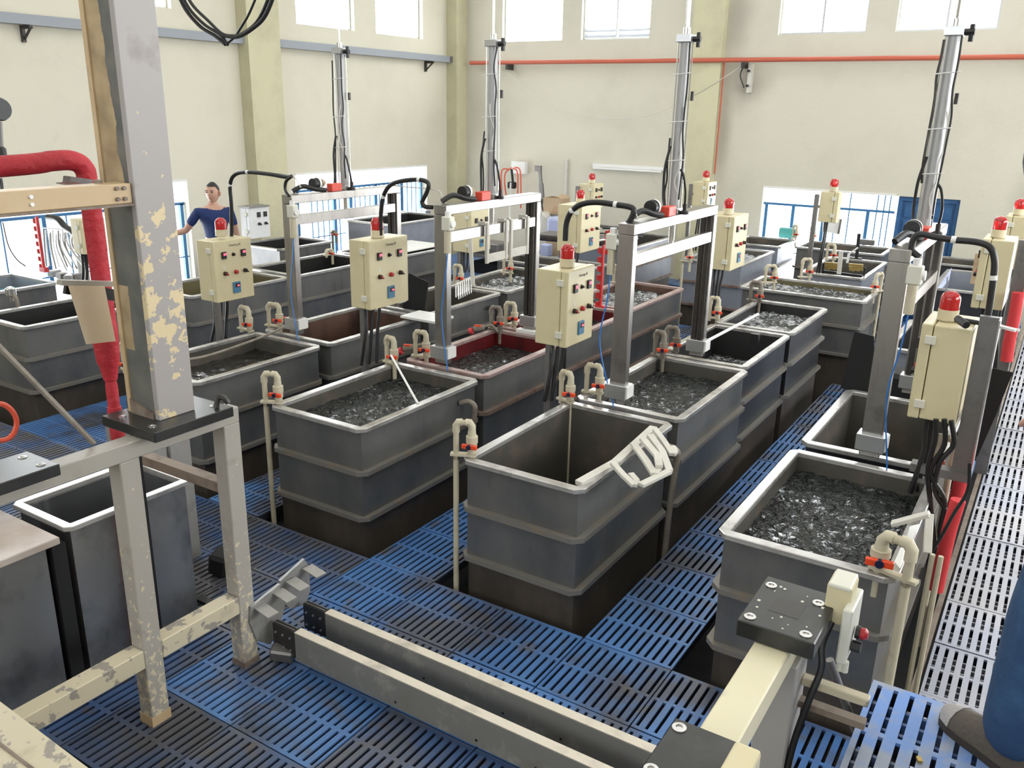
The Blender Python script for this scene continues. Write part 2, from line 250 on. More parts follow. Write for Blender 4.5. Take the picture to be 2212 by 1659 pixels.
# ---------------- mesh helpers ----------------
class MB:
    """collects shapes in world coordinates; build() links them as one mesh object"""
    def __init__(s): s.v = []; s.f = []
    def add(s, vs, fs):
        n = len(s.v); s.v += [V(q) for q in vs]; s.f += [tuple(n+i for i in f) for f in fs]; return s
    def box(s, x0, x1, y0, y1, z0, z1):
        return s.add([(x0,y0,z0),(x1,y0,z0),(x1,y1,z0),(x0,y1,z0),(x0,y0,z1),(x1,y0,z1),(x1,y1,z1),(x0,y1,z1)],
                     [(0,3,2,1),(4,5,6,7),(0,1,5,4),(1,2,6,5),(2,3,7,6),(3,0,4,7)])
    def cbox(s, c, sz, rot=None):
        a = [V((sx*sz[0]/2, sy*sz[1]/2, sz_*sz[2]/2)) for sz_ in (-1, 1) for sx, sy in ((-1,-1),(1,-1),(1,1),(-1,1))]
        R = Euler(rot).to_matrix() if rot else Matrix.Identity(3)
        return s.add([R@q+V(c) for q in a], [(0,3,2,1),(4,5,6,7),(0,1,5,4),(1,2,6,5),(2,3,7,6),(3,0,4,7)])
    def bar(s, a, b, w, h, up=(0, 0, 1)):
        """box section w wide, h high, running from a to b"""
        a = V(a); b = V(b); d = (b-a).normalized(); up = V(up)
        if abs(d.dot(up)) > 0.98: up = V((0, 1, 0))
        r = d.cross(up).normalized(); u = r.cross(d)
        o = [(-w/2,-h/2),(w/2,-h/2),(w/2,h/2),(-w/2,h/2)]
        return s.add([a+r*x+u*y for x, y in o]+[b+r*x+u*y for x, y in o], [(0,1,2,3),(7,6,5,4),(0,4,5,1),(1,5,6,2),(2,6,7,3),(3,7,4,0)])
    def tube(s, pts, r, n=10, cap=True, smooth=True):
        pts = [V(p) for p in pts]
        rs = r if isinstance(r, (list, tuple)) else [r]*len(pts)
        base = len(s.v); up = None; k = len(pts)
        for i, p in enumerate(pts):
            d = (pts[min(i+1, k-1)]-pts[max(i-1, 0)]).normalized()
            if up is None:
                up = V((0, 0, 1)) if abs(d.z) < 0.9 else V((1, 0, 0))
            a = d.cross(up)
            if a.length < 1e-5: a = d.cross(V((0.3, 1, 0.2)))
            a.normalize(); b = d.cross(a).normalized(); up = -b if False else a.cross(d)
            for j in range(n):
                t = 2*PI*j/n; s.v.append(p+(a*math.cos(t)+b*math.sin(t))*rs[i])
        for i in range(k-1):
            for j in range(n):
                q = base+i*n; s.f.append((q+j, q+(j+1)%n, q+n+(j+1)%n, q+n+j))
        if cap:
            s.f.append(tuple(base+j for j in reversed(range(n)))); s.f.append(tuple(base+(k-1)*n+j for j in range(n)))
        return s
    def lathe(s, c, prof, n=20, axis='z'):
        """prof = [(radius, height)...] turned about a vertical (or x / y) axis through c"""
        c = V(c); base = len(s.v)
        def P(r, h, t):
            a, b = r*math.cos(t), r*math.sin(t)
            return c + (V((a, b, h)) if axis == 'z' else V((h, a, b)) if axis == 'x' else V((b, h, a)))
        for r, h in prof:
            for j in range(n): s.v.append(P(max(r, 1e-4), h, 2*PI*j/n))
        for i in range(len(prof)-1):
            for j in range(n):
                q = base+i*n; s.f.append((q+j, q+(j+1)%n, q+n+(j+1)%n, q+n+j))
        s.f.append(tuple(base+j for j in reversed(range(n)))); s.f.append(tuple(base+(len(prof)-1)*n+j for j in range(n)))
        return s
    def cyl(s, a, b, r, n=14): return s.tube([a, b], r, n)
    def ring(s, x0, x1, y0, y1, z0, z1, w):
        """rectangular rim: four mitred sides of width w"""
        o = [(x0,y0),(x1,y0),(x1,y1),(x0,y1)]; i = [(x0+w,y0+w),(x1-w,y0+w),(x1-w,y1-w),(x0+w,y1-w)]
        vs = [(*p, z) for z in (z0, z1) for p in o+i]; fs = []
        for k in range(4):
            j = (k+1) % 4
            fs += [(k, j, 8+j, 8+k), (4+j, 4+k, 12+k, 12+j), (8+k, 8+j, 12+j, 12+k), (j, k, 4+k, 4+j)]
        return s.add(vs, fs)
    def cring(s, x0, x1, y0, y1, z0, z1, w, c):
        """rim with clipped outer corners"""
        o = [(x0+c,y0),(x1-c,y0),(x1,y0+c),(x1,y1-c),(x1-c,y1),(x0+c,y1),(x0,y1-c),(x0,y0+c)]
        i = [(x0+w,y0+w),(x1-w,y0+w),(x1-w,y0+w),(x1-w,y1-w),(x1-w,y1-w),(x0+w,y1-w),(x0+w,y1-w),(x0+w,y0+w)]
        vs = [(*p, z) for z in (z0, z1) for p in o+i]; fs = []
        for k in range(8):
            j = (k+1) % 8
            fs += [(k, j, 16+j, 16+k), (8+j, 8+k, 24+k, 24+j), (16+k, 16+j, 24+j, 24+k), (j, k, 8+k, 8+j)]
        return s.add(vs, fs)
    def prism(s, poly, d):
        """flat polygon pushed out by vector d"""
        n = len(poly); d = V(d); P = [V(p) for p in poly]
        return s.add(P+[p+d for p in P], [tuple(reversed(range(n))), tuple(range(n, 2*n))]+[(k, (k+1) % n, n+(k+1) % n, n+k) for k in range(n)])
    def grid(s, x0, x1, y0, y1, z, nx, ny, fn):
        b = len(s.v)
        for j in range(ny+1):
            for i in range(nx+1):
                x = x0+(x1-x0)*i/nx; y = y0+(y1-y0)*j/ny; s.v.append(V((x, y, z+fn(x, y))))
        for j in range(ny):
            for i in range(nx):
                q = b+j*(nx+1)+i; s.f.append((q, q+1, q+nx+2, q+nx+1))
        return s
    def build(s, name, material, parent=None, smooth=False, bevel=0, seg=1, kind=None, label=None, cat=None, group=None, normals=True):
        if parent is not None:
            org = V(parent.get('_o', (0, 0, 0)))
        else:
            xs = [v.x for v in s.v]; ys = [v.y for v in s.v]
            org = V(((min(xs)+max(xs))/2, (min(ys)+max(ys))/2, min(v.z for v in s.v)))
        me = bpy.data.meshes.new(name)
        me.from_pydata([v-org for v in s.v], [], s.f)
        if normals:
            bm = bmesh.new(); bm.from_mesh(me); bmesh.ops.recalc_face_normals(bm, faces=bm.faces); bm.to_mesh(me); bm.free()
        me.materials.append(M[material])
        if smooth:
            me.shade_smooth()
            try: me.set_sharp_from_angle(angle=math.radians(38))
            except Exception: pass
        o = bpy.data.objects.new(name, me); COL.objects.link(o)
        o['_o'] = tuple(org)
        if parent is not None: o.parent = parent
        else: o.location = org
        if bevel:
            b = o.modifiers.new('bevel', 'BEVEL'); b.width = bevel; b.segments = seg; b.limit_method = 'ANGLE'
        if kind: o['kind'] = kind
        if label: o['label'] = label
        if cat: o['category'] = cat
        if group: o['group'] = group
        return o
def thing(name, loc, label, cat, group=None):
    o = bpy.data.objects.new(name, None); COL.objects.link(o); o.location = loc; o['_o'] = tuple(loc)
    o.empty_display_size = 0.1; o['label'] = label; o['category'] = cat
    if group: o['group'] = group
    return o
def smooth_path(pts, k=6):
    """Catmull-Rom through the points"""
    P = [V(p) for p in pts]; P = [P[0]*2-P[1]]+P+[P[-1]*2-P[-2]]; out = []
    for i in range(1, len(P)-2):
        a, b, c, d = P[i-1:i+3]
        for j in range(k):
            t = j/k; out.append(0.5*((2*b)+(c-a)*t+(2*a-5*b+4*c-d)*t*t+(3*b-a-3*c+d)*t**3))
    out.append(P[-2]); return out
def pxpath(pts, ax, v, k=5): return smooth_path([at(x, y, ax, v) for x, y in pts], k)
# ---------------- room shell ----------------
def wall(name, ax, c0, c1, u0, u1, z0, z1, holes, material):
    """wall slab between planes c0 and c1 on axis ax with rectangular openings (u0, u1, z0, z1)"""
    us = sorted({u0, u1, *[h[0] for h in holes], *[h[1] for h in holes]}); zs = sorted({z0, z1, *[h[2] for h in holes], *[h[3] for h in holes]})
    b = MB()
    for i in range(len(us)-1):
        run = None
        for k in range(len(zs)-1):
            uc, zc = (us[i]+us[i+1])/2, (zs[k]+zs[k+1])/2
            solid = not any(h[0] < uc < h[1] and h[2] < zc < h[3] for h in holes)
            if solid: run = (run[0], zs[k+1]) if run else (zs[k], zs[k+1])
            if (not solid or k == len(zs)-2) and run:
                if ax == 'x': b.box(c0, c1, us[i], us[i+1], *run)
                else: b.box(us[i], us[i+1], c0, c1, *run)
                run = None
    return b.build(name, material, kind='structure')
WT = 0.22; UZ0, UZ1 = 3.83, 5.05
left_up = [(12.0, 13.27), (10.18, 11.47), (6.66, 7.96), (4.9, 6.2), (2.9, 4.2)]
left_low = [(9.98, 13.35, 0.0, 1.6), (3.7, 7.95, 0.0, 1.62)]
back_up = [(-9.36, -8.1), (-7.72, -6.43), (-4.28, -2.99), (-2.58, -1.27), (-0.87, 0.43), (1.2, 2.5)]
WINB = (-4.25, -2.24, -0.05, 1.525); DOORB = (-2.2, -1.36, -0.6, 1.52)
wall('wall_left', 'x', WALL_X-WT, WALL_X, FWALL, WALL_Y, -0.6, CEIL, [(a, b, UZ0, UZ1) for a, b in left_up]+left_low, 'wall_cream')
wb = wall('wall_back', 'y', WALL_Y, WALL_Y+WT, WALL_X-WT, RWALL+WT, -0.6, CEIL, [(a, b, UZ0, UZ1) for a, b in back_up]+[(WINB[0], DOORB[1], -0.05, 1.525), (0.2, 4.8, -0.05, 1.6)]+[(DOORB[0], DOORB[1], -0.6, 1.52)], 'wall_back')
# soot on the back wall beside the pilaster: a stain with its own shape
nt = M['wall_back'].node_tree; N = nt.nodes; L = nt.links; p = N['Principled BSDF']
old = p.inputs['Base Color'].links[0].from_socket; geo = N.new('ShaderNodeNewGeometry'); ns = N.new('ShaderNodeTexNoise'); ns.inputs['Scale'].default_value = 1.5
L.new(geo.outputs['Position'], ns.inputs['Vector'])
prev = old
for c, rad, st in (((-4.95, 14.3, 4.1), (0.35, 1, 0.9), 0.5), ((-4.72, 14.3, 3.05), (0.45, 1, 0.5), 0.55), ((-4.98, 14.3, 2.4), (0.16, 1, 0.9), 0.4), ((-0.45, 14.3, 1.3), (0.35, 1, 0.9), 0.4)):
    a = N.new('ShaderNodeVectorMath'); a.operation = 'SUBTRACT'; L.new(geo.outputs['Position'], a.inputs[0]); a.inputs[1].default_value = c
    d = N.new('ShaderNodeVectorMath'); d.operation = 'DIVIDE'; L.new(a.outputs[0], d.inputs[0]); d.inputs[1].default_value = rad
    ln = N.new('ShaderNodeVectorMath'); ln.operation = 'LENGTH'; L.new(d.outputs[0], ln.inputs[0])
    ad = N.new('ShaderNodeMath'); ad.operation = 'ADD'; L.new(ln.outputs['Value'], ad.inputs[0]); L.new(ns.outputs['Fac'], ad.inputs[1])
    r = N.new('ShaderNodeMapRange'); r.interpolation_type = 'SMOOTHSTEP'; L.new(ad.outputs[0], r.inputs[0]); r.inputs[1].default_value = 0.5; r.inputs[2].default_value = 1.6; r.inputs[3].default_value = st; r.inputs[4].default_value = 0
    mx = N.new('ShaderNodeMix'); mx.data_type = 'RGBA'; L.new(r.outputs[0], mx.inputs[0]); L.new(prev, mx.inputs[6]); mx.inputs[7].default_value = (0.25, 0.22, 0.19, 1); prev = mx.outputs[2]
L.new(prev, p.inputs['Base Color'])
wall('wall_right', 'x', RWALL, RWALL+WT, FWALL, WALL_Y, -0.6, CEIL, [(2.5, 13.5, 2.3, 4.9)], 'wall_cream')
wall('wall_front', 'y', FWALL-WT, FWALL, WALL_X-WT, RWALL+WT, -0.6, CEIL, [(-8.0, 3.0, 2.2, 5.0)], 'wall_cream')
MB().box(WALL_X-WT, RWALL+WT, FWALL-WT, WALL_Y+WT, CEIL, CEIL+0.2).build('ceiling', 'ceiling_white', kind='structure')
MB().box(WALL_X-WT, RWALL+WT, FWALL-WT, WALL_Y+WT, -0.75, -0.6).build('floor', 'pit_concrete', kind='structure')

# pilasters
MB().box(WALL_X, WALL_X+0.22, 9.02, 9.62, -0.6, CEIL).build('trim_1', 'pilaster_yellow', kind='structure', label='yellow green pilaster on the left wall')
MB().box(WALL_X, WALL_X+0.24, 13.98, WALL_Y, -0.6, CEIL).build('trim_2', 'pilaster_yellow', kind='structure', label='yellow green corner column')
MB().box(-5.62, -5.1, WALL_Y-0.14, WALL_Y, -0.6, CEIL).build('trim_3', 'pilaster_yellow', kind='structure', label='yellow green pilaster on the back wall')

# upper louvre windows
blade = None; n_win = 0
def shut_blade():
    me = bpy.data.meshes.get('shut_blade')
    if me is None:
        me = blade.copy(); me.name = 'shut_blade'; me.materials[0] = M['blade_grey']
    return me
def louvre_window(ax, c, a, b):
    global blade, n_win
    n_win += 1
    P = (lambda u, d, z: (c-d, u, z)) if ax == 'x' else (lambda u, d, z: (u, c+d, z))
    def bx(mb, u0, u1, d0, d1, z0, z1):
        p, q = P(u0, d0, z0), P(u1, d1, z1); mb.box(min(p[0], q[0]), max(p[0], q[0]), min(p[1], q[1]), max(p[1], q[1]), z0, z1)
    f = MB(); bx(f, a, b, 0.09, 0.15, UZ0, UZ0+0.03); bx(f, a, b, 0.09, 0.15, UZ1-0.03, UZ1)
    mid = (a+b)/2
    for u in (a+0.015, mid, b-0.015): bx(f, u-0.015, u+0.015, 0.08, 0.16, UZ0+0.03, UZ1-0.03)
    w = f.build('window_%d' % n_win, 'alu', kind='structure')
    wd = (b-a)/2-0.05
    if blade is None:
        me = bpy.data.meshes.new('louvre_blade'); h = 0.055
        me.from_pydata([(x, y*math.cos(.9)*1, s*h+y*0) if False else (x, s*h*0.55+t, s*h*0.83) for t in (0, 0.006) for x, s in ((-.5, -1), (.5, -1), (.5, 1), (-.5, 1))], [], [(3,2,1,0), (4,5,6,7), (0,1,5,4), (1,2,6,5), (2,3,7,6), (3,0,4,7)])
        me.materials.append(M['glass']); blade = me
    org = V(w['_o'])
    for side in (0, 1):
        uc = (a+mid)/2 if side == 0 else (mid+b)/2
        for k in range(12):
            o = bpy.data.objects.new('louvre_blade', blade); COL.objects.link(o); o.parent = w
            o.location = V(P(uc, 0.12, UZ0+0.08+k*0.094))-org
            o.scale = (wd, 1, 1)
            if ax == 'x': o.rotation_euler = (0, 0, PI/2)
            if ax == 'y' and a < -7 and a > -8 and k < 2: o.data = shut_blade()
    return w
for a, b in left_up: louvre_window('x', WALL_X, a, b)
for a, b in back_up: louvre_window('y', WALL_Y, a, b)

# lower barred windows
def barred(ax, c, a, b, z0, z1, zbar, posts, bars, thin, label):
    global n_win
    n_win += 1
    P = (lambda u, d, z: (c-d, u, z)) if ax == 'x' else (lambda u, d, z: (u, c+d, z))
    f = MB()
    for u, wdt in posts: f.bar(P(u, 0.12, z0), P(u, 0.12, z1 if u in (a+0.02, b-0.02) else zbar), wdt, 0.05, (1, 0, 0) if ax == 'y' else (0, 1, 0))
    f.bar(P(a, 0.12, zbar), P(b, 0.12, zbar), 0.05, 0.035)
    w = f.build('window_%d' % n_win, 'window_blue', kind='structure', label=label)
    for u in bars: MB().bar(P(u, 0.1, z0), P(u, 0.1, z1 if thin else zbar), 0.016, 0.016, (1, 0, 0)).build('grille_bar', 'window_blue', w)
    for z in (z0+(z1-z0)*0.35,): MB().bar(P(a, 0.1, z), P(b, 0.1, z), 0.014, 0.014).build('grille_rail', 'window_blue', w)
    s = MB(); s.bar(P(a-0.0, 0.02, z1+0.012), P(b, 0.02, z1+0.012), 0.06, 0.03); s.build('window_head', 'window_white', w)
    return w
barred('y', WALL_Y, WINB[0], WINB[1], WINB[2], WINB[3], 1.27, [(-4.2, .04), (-3.76, .07), (-3.28, .05), (-2.62, .06)], [-3.2, -3.1, -2.9, -2.5, -2.4, -2.32], True, 'wide barred window with blue frame beside the door')
barred('x', WALL_X, 9.98, 13.35, 0.0, 1.6, 1.33, [(10.1, .05), (10.95, .06), (11.35, .05), (12.0, .05), (12.7, .05), (13.3, .05)], [10.4+0.13*k for k in range(22)], False, 'long barred window in the left wall near the corner')
barred('x', WALL_X, 3.7, 7.95, 0.0, 1.62, 1.31, [(4.3, .06), (5.0, .05), (5.9, .1), (6.5, .09), (7.2, .08), (7.9, .05)], [4.0, 4.6, 5.4, 6.2, 6.9, 7.55], False, 'long barred window behind the big painted column')
barred('y', WALL_Y, 0.2, 4.8, -0.05, 1.6, 1.3, [(0.25, .05), (1.7, .06), (3.2, .06), (4.75, .05)], [0.7, 1.2, 2.2, 2.7, 3.7, 4.2], True, 'barred window right of the blue door')  # out of view, added to give the gantry faces something bright to reflect
# blue door
d = MB().box(DOORB[0]+0.0, DOORB[0]+0.06, WALL_Y+0.04, WALL_Y+0.14, -0.6, 1.52).box(DOORB[1]-0.05, DOORB[1], WALL_Y+0.04, WALL_Y+0.14, -0.6, 1.52).box(DOORB[0]+.06, DOORB[1]-.05, WALL_Y+0.04, WALL_Y+0.14, 1.46, 1.52).build('door_1', 'door_blue', kind='structure', label='tall blue steel door in the back wall')
lf = MB().box(DOORB[0]+0.06, DOORB[1]-0.05, WALL_Y+0.08, WALL_Y+0.11, -0.58, 1.46).build('door_leaf', 'door_blue', d)
for k in range(9): MB().box(DOORB[0]+0.1, DOORB[1]-0.09, WALL_Y+0.065, WALL_Y+0.08, -0.5+k*0.215, -0.5+k*0.215+0.17).build('door_panel', 'door_blue', lf)
MB().box(-1.78, -1.5, WALL_Y+0.058, WALL_Y+0.065, 1.06, 1.1).build('lettering', 'brass', lf)

# ---------------- fire pipe, conduit and rail on the walls ----------------
def rail_z(y): return 3.52
t = thing('cable_rail', (WALL_X+0.1, 7, 3.45), 'grey steel cable rail running along the whole left wall', 'rail')
MB().box(WALL_X+0.05, WALL_X+0.14, -1.0, 14.0, 3.465, 3.575).build('channel', 'rail_grey', t)
MB().box(WALL_X+0.05, WALL_X+0.145, 13.9, 14.25, 3.47, 3.57).build('end_piece', 'steel_dull', t)
for y in (2.2, 5.9, 9.25, 11.0, 13.3):
    b = MB().box(WALL_X, WALL_X+0.2, y, y+0.04, 3.42, 3.46).box(WALL_X, WALL_X+0.04, y, y+0.04, 3.28, 3.42).bar((WALL_X+0.02, y+0.02, 3.3), (WALL_X+0.2, y+0.02, 3.44), 0.02, 0.02); b.build('bracket', 'steel_dark', t)
t = thing('fire_pipe', (-4, 14.2, 3.4), 'long orange red pipe running across the back wall', 'pipe')
MB().cyl((-9.95, 14.12, 3.465), (RWALL-0.05, 14.12, 3.455), 0.035, 12).build('main_pipe', 'pipe_orange', t, smooth=True)
MB().cyl((-5.06, 14.2, 3.44), (-5.06, 14.2, 1.7), 0.014, 8).build('drop_pipe', 'pipe_orange', t, smooth=True)
for x in (-9.15, -4.75, -0.6): MB().box(x, x+0.05, 14.10, 14.298, 3.34, 3.44).build('pipe_clip', 'steel_dark', t)
t = thing('junction_bracket', (-4.62, 14.27, 2.95), 'small rusty bracket hanging below the orange pipe by the sooty patch', 'bracket')
MB().box(-4.66, -4.6, 14.2, 14.3, 2.98, 3.4).build('plate', 'offwhite', t); MB().tube(smooth_path([(-4.7, 14.2, 3.42), (-4.78, 14.2, 3.25), (-4.7, 14.2, 3.05)]), 0.01, 6).build('strap', 'black', t, smooth=True)
MB().cyl((-4.64, 14.19, 3.3), (-4.64, 14.14, 3.3), 0.02, 8).cyl((-4.64, 14.19, 3.08), (-4.64, 14.14, 3.08), 0.02, 8).build('bolt', 'black', t)
MB().tube(smooth_path([at(x, y, 'y', 14.15) for x, y in ((1090, 150), (1130, 185), (1200, 232), (1300, 256), (1400, 250), (1480, 215), (1560, 170), (1612, 135))]), 0.006, 6).build('hanging_wire', 'offwhite', label='thin pale wire sagging across the back wall below the orange pipe', cat='wire', smooth=True)
t = thing('tube_light', (-6.7, 14.25, 1.68), 'unlit white fluorescent tube fitting on the back wall', 'lamp')
MB().box(-7.35, -5.98, 14.24, 14.3, 1.70, 1.76).build('housing', 'white_plastic', t); MB().cyl((-7.32, 14.21, 1.68), (-6.01, 14.21, 1.68), 0.018, 8).build('tube', 'paper', t, smooth=True)
MB().tube(smooth_path([(-6.2, 14.24, 1.72), (-6.0, 14.25, 1.4), (-5.65, 14.25, 1.2), (-5.62, 14.25, 0.9)]), 0.005, 6).build('flex', 'offwhite', t)
MB().box(-7.92, -7.88, 14.26, 14.3, 0.2, 1.8).build('conduit', 'offwhite', label='thin vertical conduit on the back wall left of the tube light', cat='conduit')

# ---------------- slatted plastic floor ----------------
def panel_mesh(name, material, rows=2, ribs=0, px=0.5, py=0.5, n=11, slot=0.0125):
    """slatted panel: slat tops over lower webs coloured dark for the slot shade"""
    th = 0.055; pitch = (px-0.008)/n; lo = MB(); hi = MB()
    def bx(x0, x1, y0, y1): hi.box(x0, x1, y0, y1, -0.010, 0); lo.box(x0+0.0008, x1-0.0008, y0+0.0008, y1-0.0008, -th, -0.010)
    rl = (py-0.008-(rows+1)*0.02)/rows; y = 0.004
    for r in range(rows+1):
        bx(0.004, px-0.004, y, y+0.02); y += 0.02
        if r < rows:
            for k in range(n+1):
                x0 = 0.004+(k-0.5)*pitch+slot/2; x1 = x0+pitch-slot
                bx(max(x0, 0.004), min(x1, px-0.004), y, y+rl)
            for q in range(ribs): hi.box(0.01, px-0.01, y+rl*(q+1)/(ribs+1)-0.006, y+rl*(q+1)/(ribs+1)+0.006, -th-0.012, -0.026)
            y += rl
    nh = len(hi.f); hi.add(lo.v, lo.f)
    me = bpy.data.meshes.new(name); me.from_pydata(hi.v, [], hi.f); me.materials.append(M[material]); me.materials.append(M['slat_shade'])
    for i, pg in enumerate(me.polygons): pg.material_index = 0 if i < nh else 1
    me.update()
    return me
PM = {k: panel_mesh('grating_panel', k, ribs=3 if k in ('grating_sheen', 'grating_new') else 0, slot=0.0165) for k in ('grating_blue', 'grating_dirty', 'grating_sheen')}

# tank footprints: x0, x1, y0, y1
TK = dict(
 A1=(-5.72,-4.92,3.68,4.93), A2=(-5.72,-4.91,5.0,6.26), A3=(-5.72,-4.93,6.34,7.62), A4=(-5.72,-4.9,7.68,9.05),
 B1=(-4.175,-3.365,3.65,4.93), B2=(-4.15,-3.38,5.0,6.27), B3=(-4.15,-3.42,6.33,7.62), B4=(-4.25,-3.46,7.68,9.09),
 C1=(-2.63,-1.855,3.64,4.89), C2=(-2.62,-1.84,4.96,6.33), C3=(-2.62,-1.885,6.38,7.64), C4=(-2.62,-1.88,7.7,8.99),
 D1=(-1.13,-0.335,3.61,4.9), D2=(-1.12,-0.35,5.03,6.3), D3=(-1.12,-0.35,7.7,9.0),
 G0=(-8.18,-7.38,3.84,5.0), G1=(-8.12,-7.3,5.5,6.86), G2=(-8.2,-7.3,6.96,8.4), G3=(-8.2,-7.25,8.5,9.9),
 H0=(-9.9,-9.0,3.6,5.15), H1=(-9.75,-8.87,8.15,9.2),
 E0=(-6.2,-4.85,9.35,9.98), E1=(-3.0,-1.63,9.55,10.43), E2=(-4.3,-3.43,11.0,12.45), E3=(-4.3,-3.5,12.9,13.85),
 E5=(-6.0,-5.18,11.2,13.0), F1=(-2.7,-1.93,10.97,12.5), F2=(-3.35,-2.1,13.1,13.95), F3=(-1.2,-0.42,10.9,12.45), F4=(-1.5,-0.8,12.85,13.6), G4=(-9.3,-8.4,9.9,11.4))
fl = bpy.data.objects['floor']; forg = V(fl['_o'])
rnd = random.Random(3); cnt = 0; far = MB()
def hits(x0, x1, y0, y1, m=0.03):
    return any(x0 < b+m-1e-6 and x1 > a-m+1e-6 and y0 < d+m and y1 > c-m for a, b, c, d in TK.values())
def panel(x, y, kind, z=0.0):
    o = bpy.data.objects.new('grating_panel', PM[kind]); COL.objects.link(o); o.parent = fl
    o.location = V((x, y, z+rnd.uniform(-0.003, 0.003)))-forg
far_cells = []
for ix in range(-17, 5):
    x = -1.27+0.5*ix
    if x < -9.8 or x > -0.3: continue
    for iy in range(-6, 21):
        y = 3.08+0.5*iy
        if y > 13.7: continue
        # inside the view?
        if y < 0.9: continue
        if hits(x, x+0.5, y, y+0.5, -0.02): continue
        # field of view test of the cell centre
        c = V((x+0.25, y+0.25, 0))-EYE; w = c.dot(_fw)
        if w < 0.3: continue
        u = c.dot(_right)/w*F_PX+1106; v = 829.5-c.dot(_up)/w*F_PX
        if not (-260 < u < 2450 and v < 1950): continue
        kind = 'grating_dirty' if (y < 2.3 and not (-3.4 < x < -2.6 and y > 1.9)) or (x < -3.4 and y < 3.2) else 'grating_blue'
        if w > 11.5: far_cells.append((x, y)); continue
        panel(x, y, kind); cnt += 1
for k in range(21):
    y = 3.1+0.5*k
    for x in (-0.2, 0.3): panel(x, y, 'grating_sheen'); cnt += 1
for x, y in far_cells:
    b = MB()
    for k in range(11):
        far.box(x+0.004+k*0.0447, x+0.004+k*0.0447+0.034, y+0.004, y+0.496, -0.03, 0)
    far.box(x+0.004, x+0.496, y+0.24, y+0.26, -0.032, -0.001)
if far.v:
    far.build('grating_field', 'grating_blue', fl, kind='stuff')
# kerb along the raised walkway
MB().bar((-0.225, 3.1, -0.03), (-0.225, 13.6, -0.03), 0.03, 0.06).build('walkway_edge', 'angle_rust', label='narrow rusty edging strip along the pale walkway', cat='edging')

# ---------------- tanks ----------------
wave = lambda a, s: (lambda x, y: a*(math.sin(x*31*s+math.sin(y*23*s)*1.7)*math.cos(y*37*s+math.sin(x*19*s)*1.3)+0.5*math.sin(x*67*s+y*41*s)*math.cos(y*71*s-x*33*s)))
def tank(key, label, body='tank_grey', inner='inner_grey', rim='tank_rim', band='tank_band', water=None, level=0.66, wlabel=None, top=0.8, bands=(0.5, 0.19), bot=-0.45, amp=0.006, group=None, skirt=True, w=0.055):
    x0, x1, y0, y1 = TK[key]
    t = thing('process_tank', ((x0+x1)/2, (y0+y1)/2, bot), label, 'tank', group)
    i = 0.034
    zsk = bands[-1]-0.02 if (bands and skirt) else bot
    MB().ring(x0+i, x1-i, y0+i, y1-i, zsk, top-0.02, 0.012).build('body', body, t)
    if zsk > bot: MB().ring(x0+i+0.006, x1-i-0.006, y0+i+0.006, y1-i-0.006, bot, zsk, 0.012).build('skirt', 'skirt_brown', t)
    MB().ring(x0+i+0.013, x1-i-0.013, y0+i+0.013, y1-i-0.013, bot+0.08, top-0.022, 0.006).box(x0+i+0.013, x1-i-0.013, y0+i+0.013, y1-i-0.013, bot+0.06, bot+0.08).build('liner', inner, t)
    MB().cring(x0, x1, y0, y1, top-0.03, top, w, 0.045).build('rim', rim, t, bevel=0.004)
    for z in bands: MB().cring(x0-0.005, x1+0.005, y0-0.005, y1+0.005, z-0.014, z+0.014, 0.05, 0.05).build('band', band, t)
    if water:
        a = x0+i+0.02; b = x1-i-0.02; c = y0+i+0.02; d = y1-i-0.02
        nx, ny = int((b-a)/0.018), int((d-c)/0.018)
        if y0 > 7 or amp < 0.002: nx, ny = nx//2, ny//2
        o = MB().grid(a, b, c, d, level, nx, ny, wave(amp, 1.0 if water != 'water_calm' else 0.5)).build('tank_water', water, kind='stuff', label=wlabel, cat='water', smooth=False, normals=False)
        for pg in o.data.polygons: pg.use_smooth = True
    return t
tank('C1', 'empty grey steel tank with white hook frame lying over its rim')
tank('C2', 'grey tank of rippling water under the second gantry from the right', water='water_rippled', level=0.685, wlabel='dark rippling water under the gantry behind the empty tank')
tank('C3', 'dark stained tank with bubbling water in the third place of the middle row', body='tank_dark', inner='inner_dark', water='water_foam', level=0.52, wlabel='dark bubbling water with a white tube across it')
tank('C4', 'stained tank full of silvery bubbles at the end of the middle row', body='tank_dark', inner='inner_dark', water='water_foam', level=0.69, wlabel='silvery bubbling water in the last tank of the middle row', amp=0.012)
tank('B1', 'grey tank with white rod across its corner, nearest in its row', water='water_rippled', level=0.695, wlabel='rippling grey water with a white rod over it')
tank('B2', 'red stained tank of dark water under the gantry, front one', inner='inner_red', rim='tank_rim_red', band='band_rust', water='water_rippled', level=0.66, wlabel='dark water in the red lined tank under the gantry')
tank('B3', 'red lined tank behind the tallest cream cabinet with a red toothed rack', inner='inner_red', rim='tank_rim_red', band='band_rust', water='water_rippled', level=0.67, wlabel='dark water between red walls beside the toothed red rack')
tank('B4', 'pinkish rimmed tank full of grey bubbles at the end of its row', inner='inner_brown', rim='tank_rim_red', band='band_rust', water='water_foam', level=0.71, wlabel='grey bubbling water inside the pinkish rim', amp=0.012)
tank('A1', 'grey tank of still dark water behind the big painted column', water='water_calm', level=0.66, wlabel='still dark water with a hose over it behind the column')
tank('A2', 'brown lined tank with dark dregs below the middle cream cabinet', inner='inner_brown', water='water_still', level=0.28, wlabel='low dark liquid in the brown lined tank')
tank('A3', 'grey tank with white looped tubes hanging over brown liquid', inner='inner_grey', water='water_calm', level=0.55, wlabel='murky liquid below the white looped tubes')
tank('A4', 'grey tank of bubbling water behind the gantry with hooks', body='tank_grey', water='water_foam', level=0.71, wlabel='pale bubbling water behind the hooked crossbar', amp=0.012)
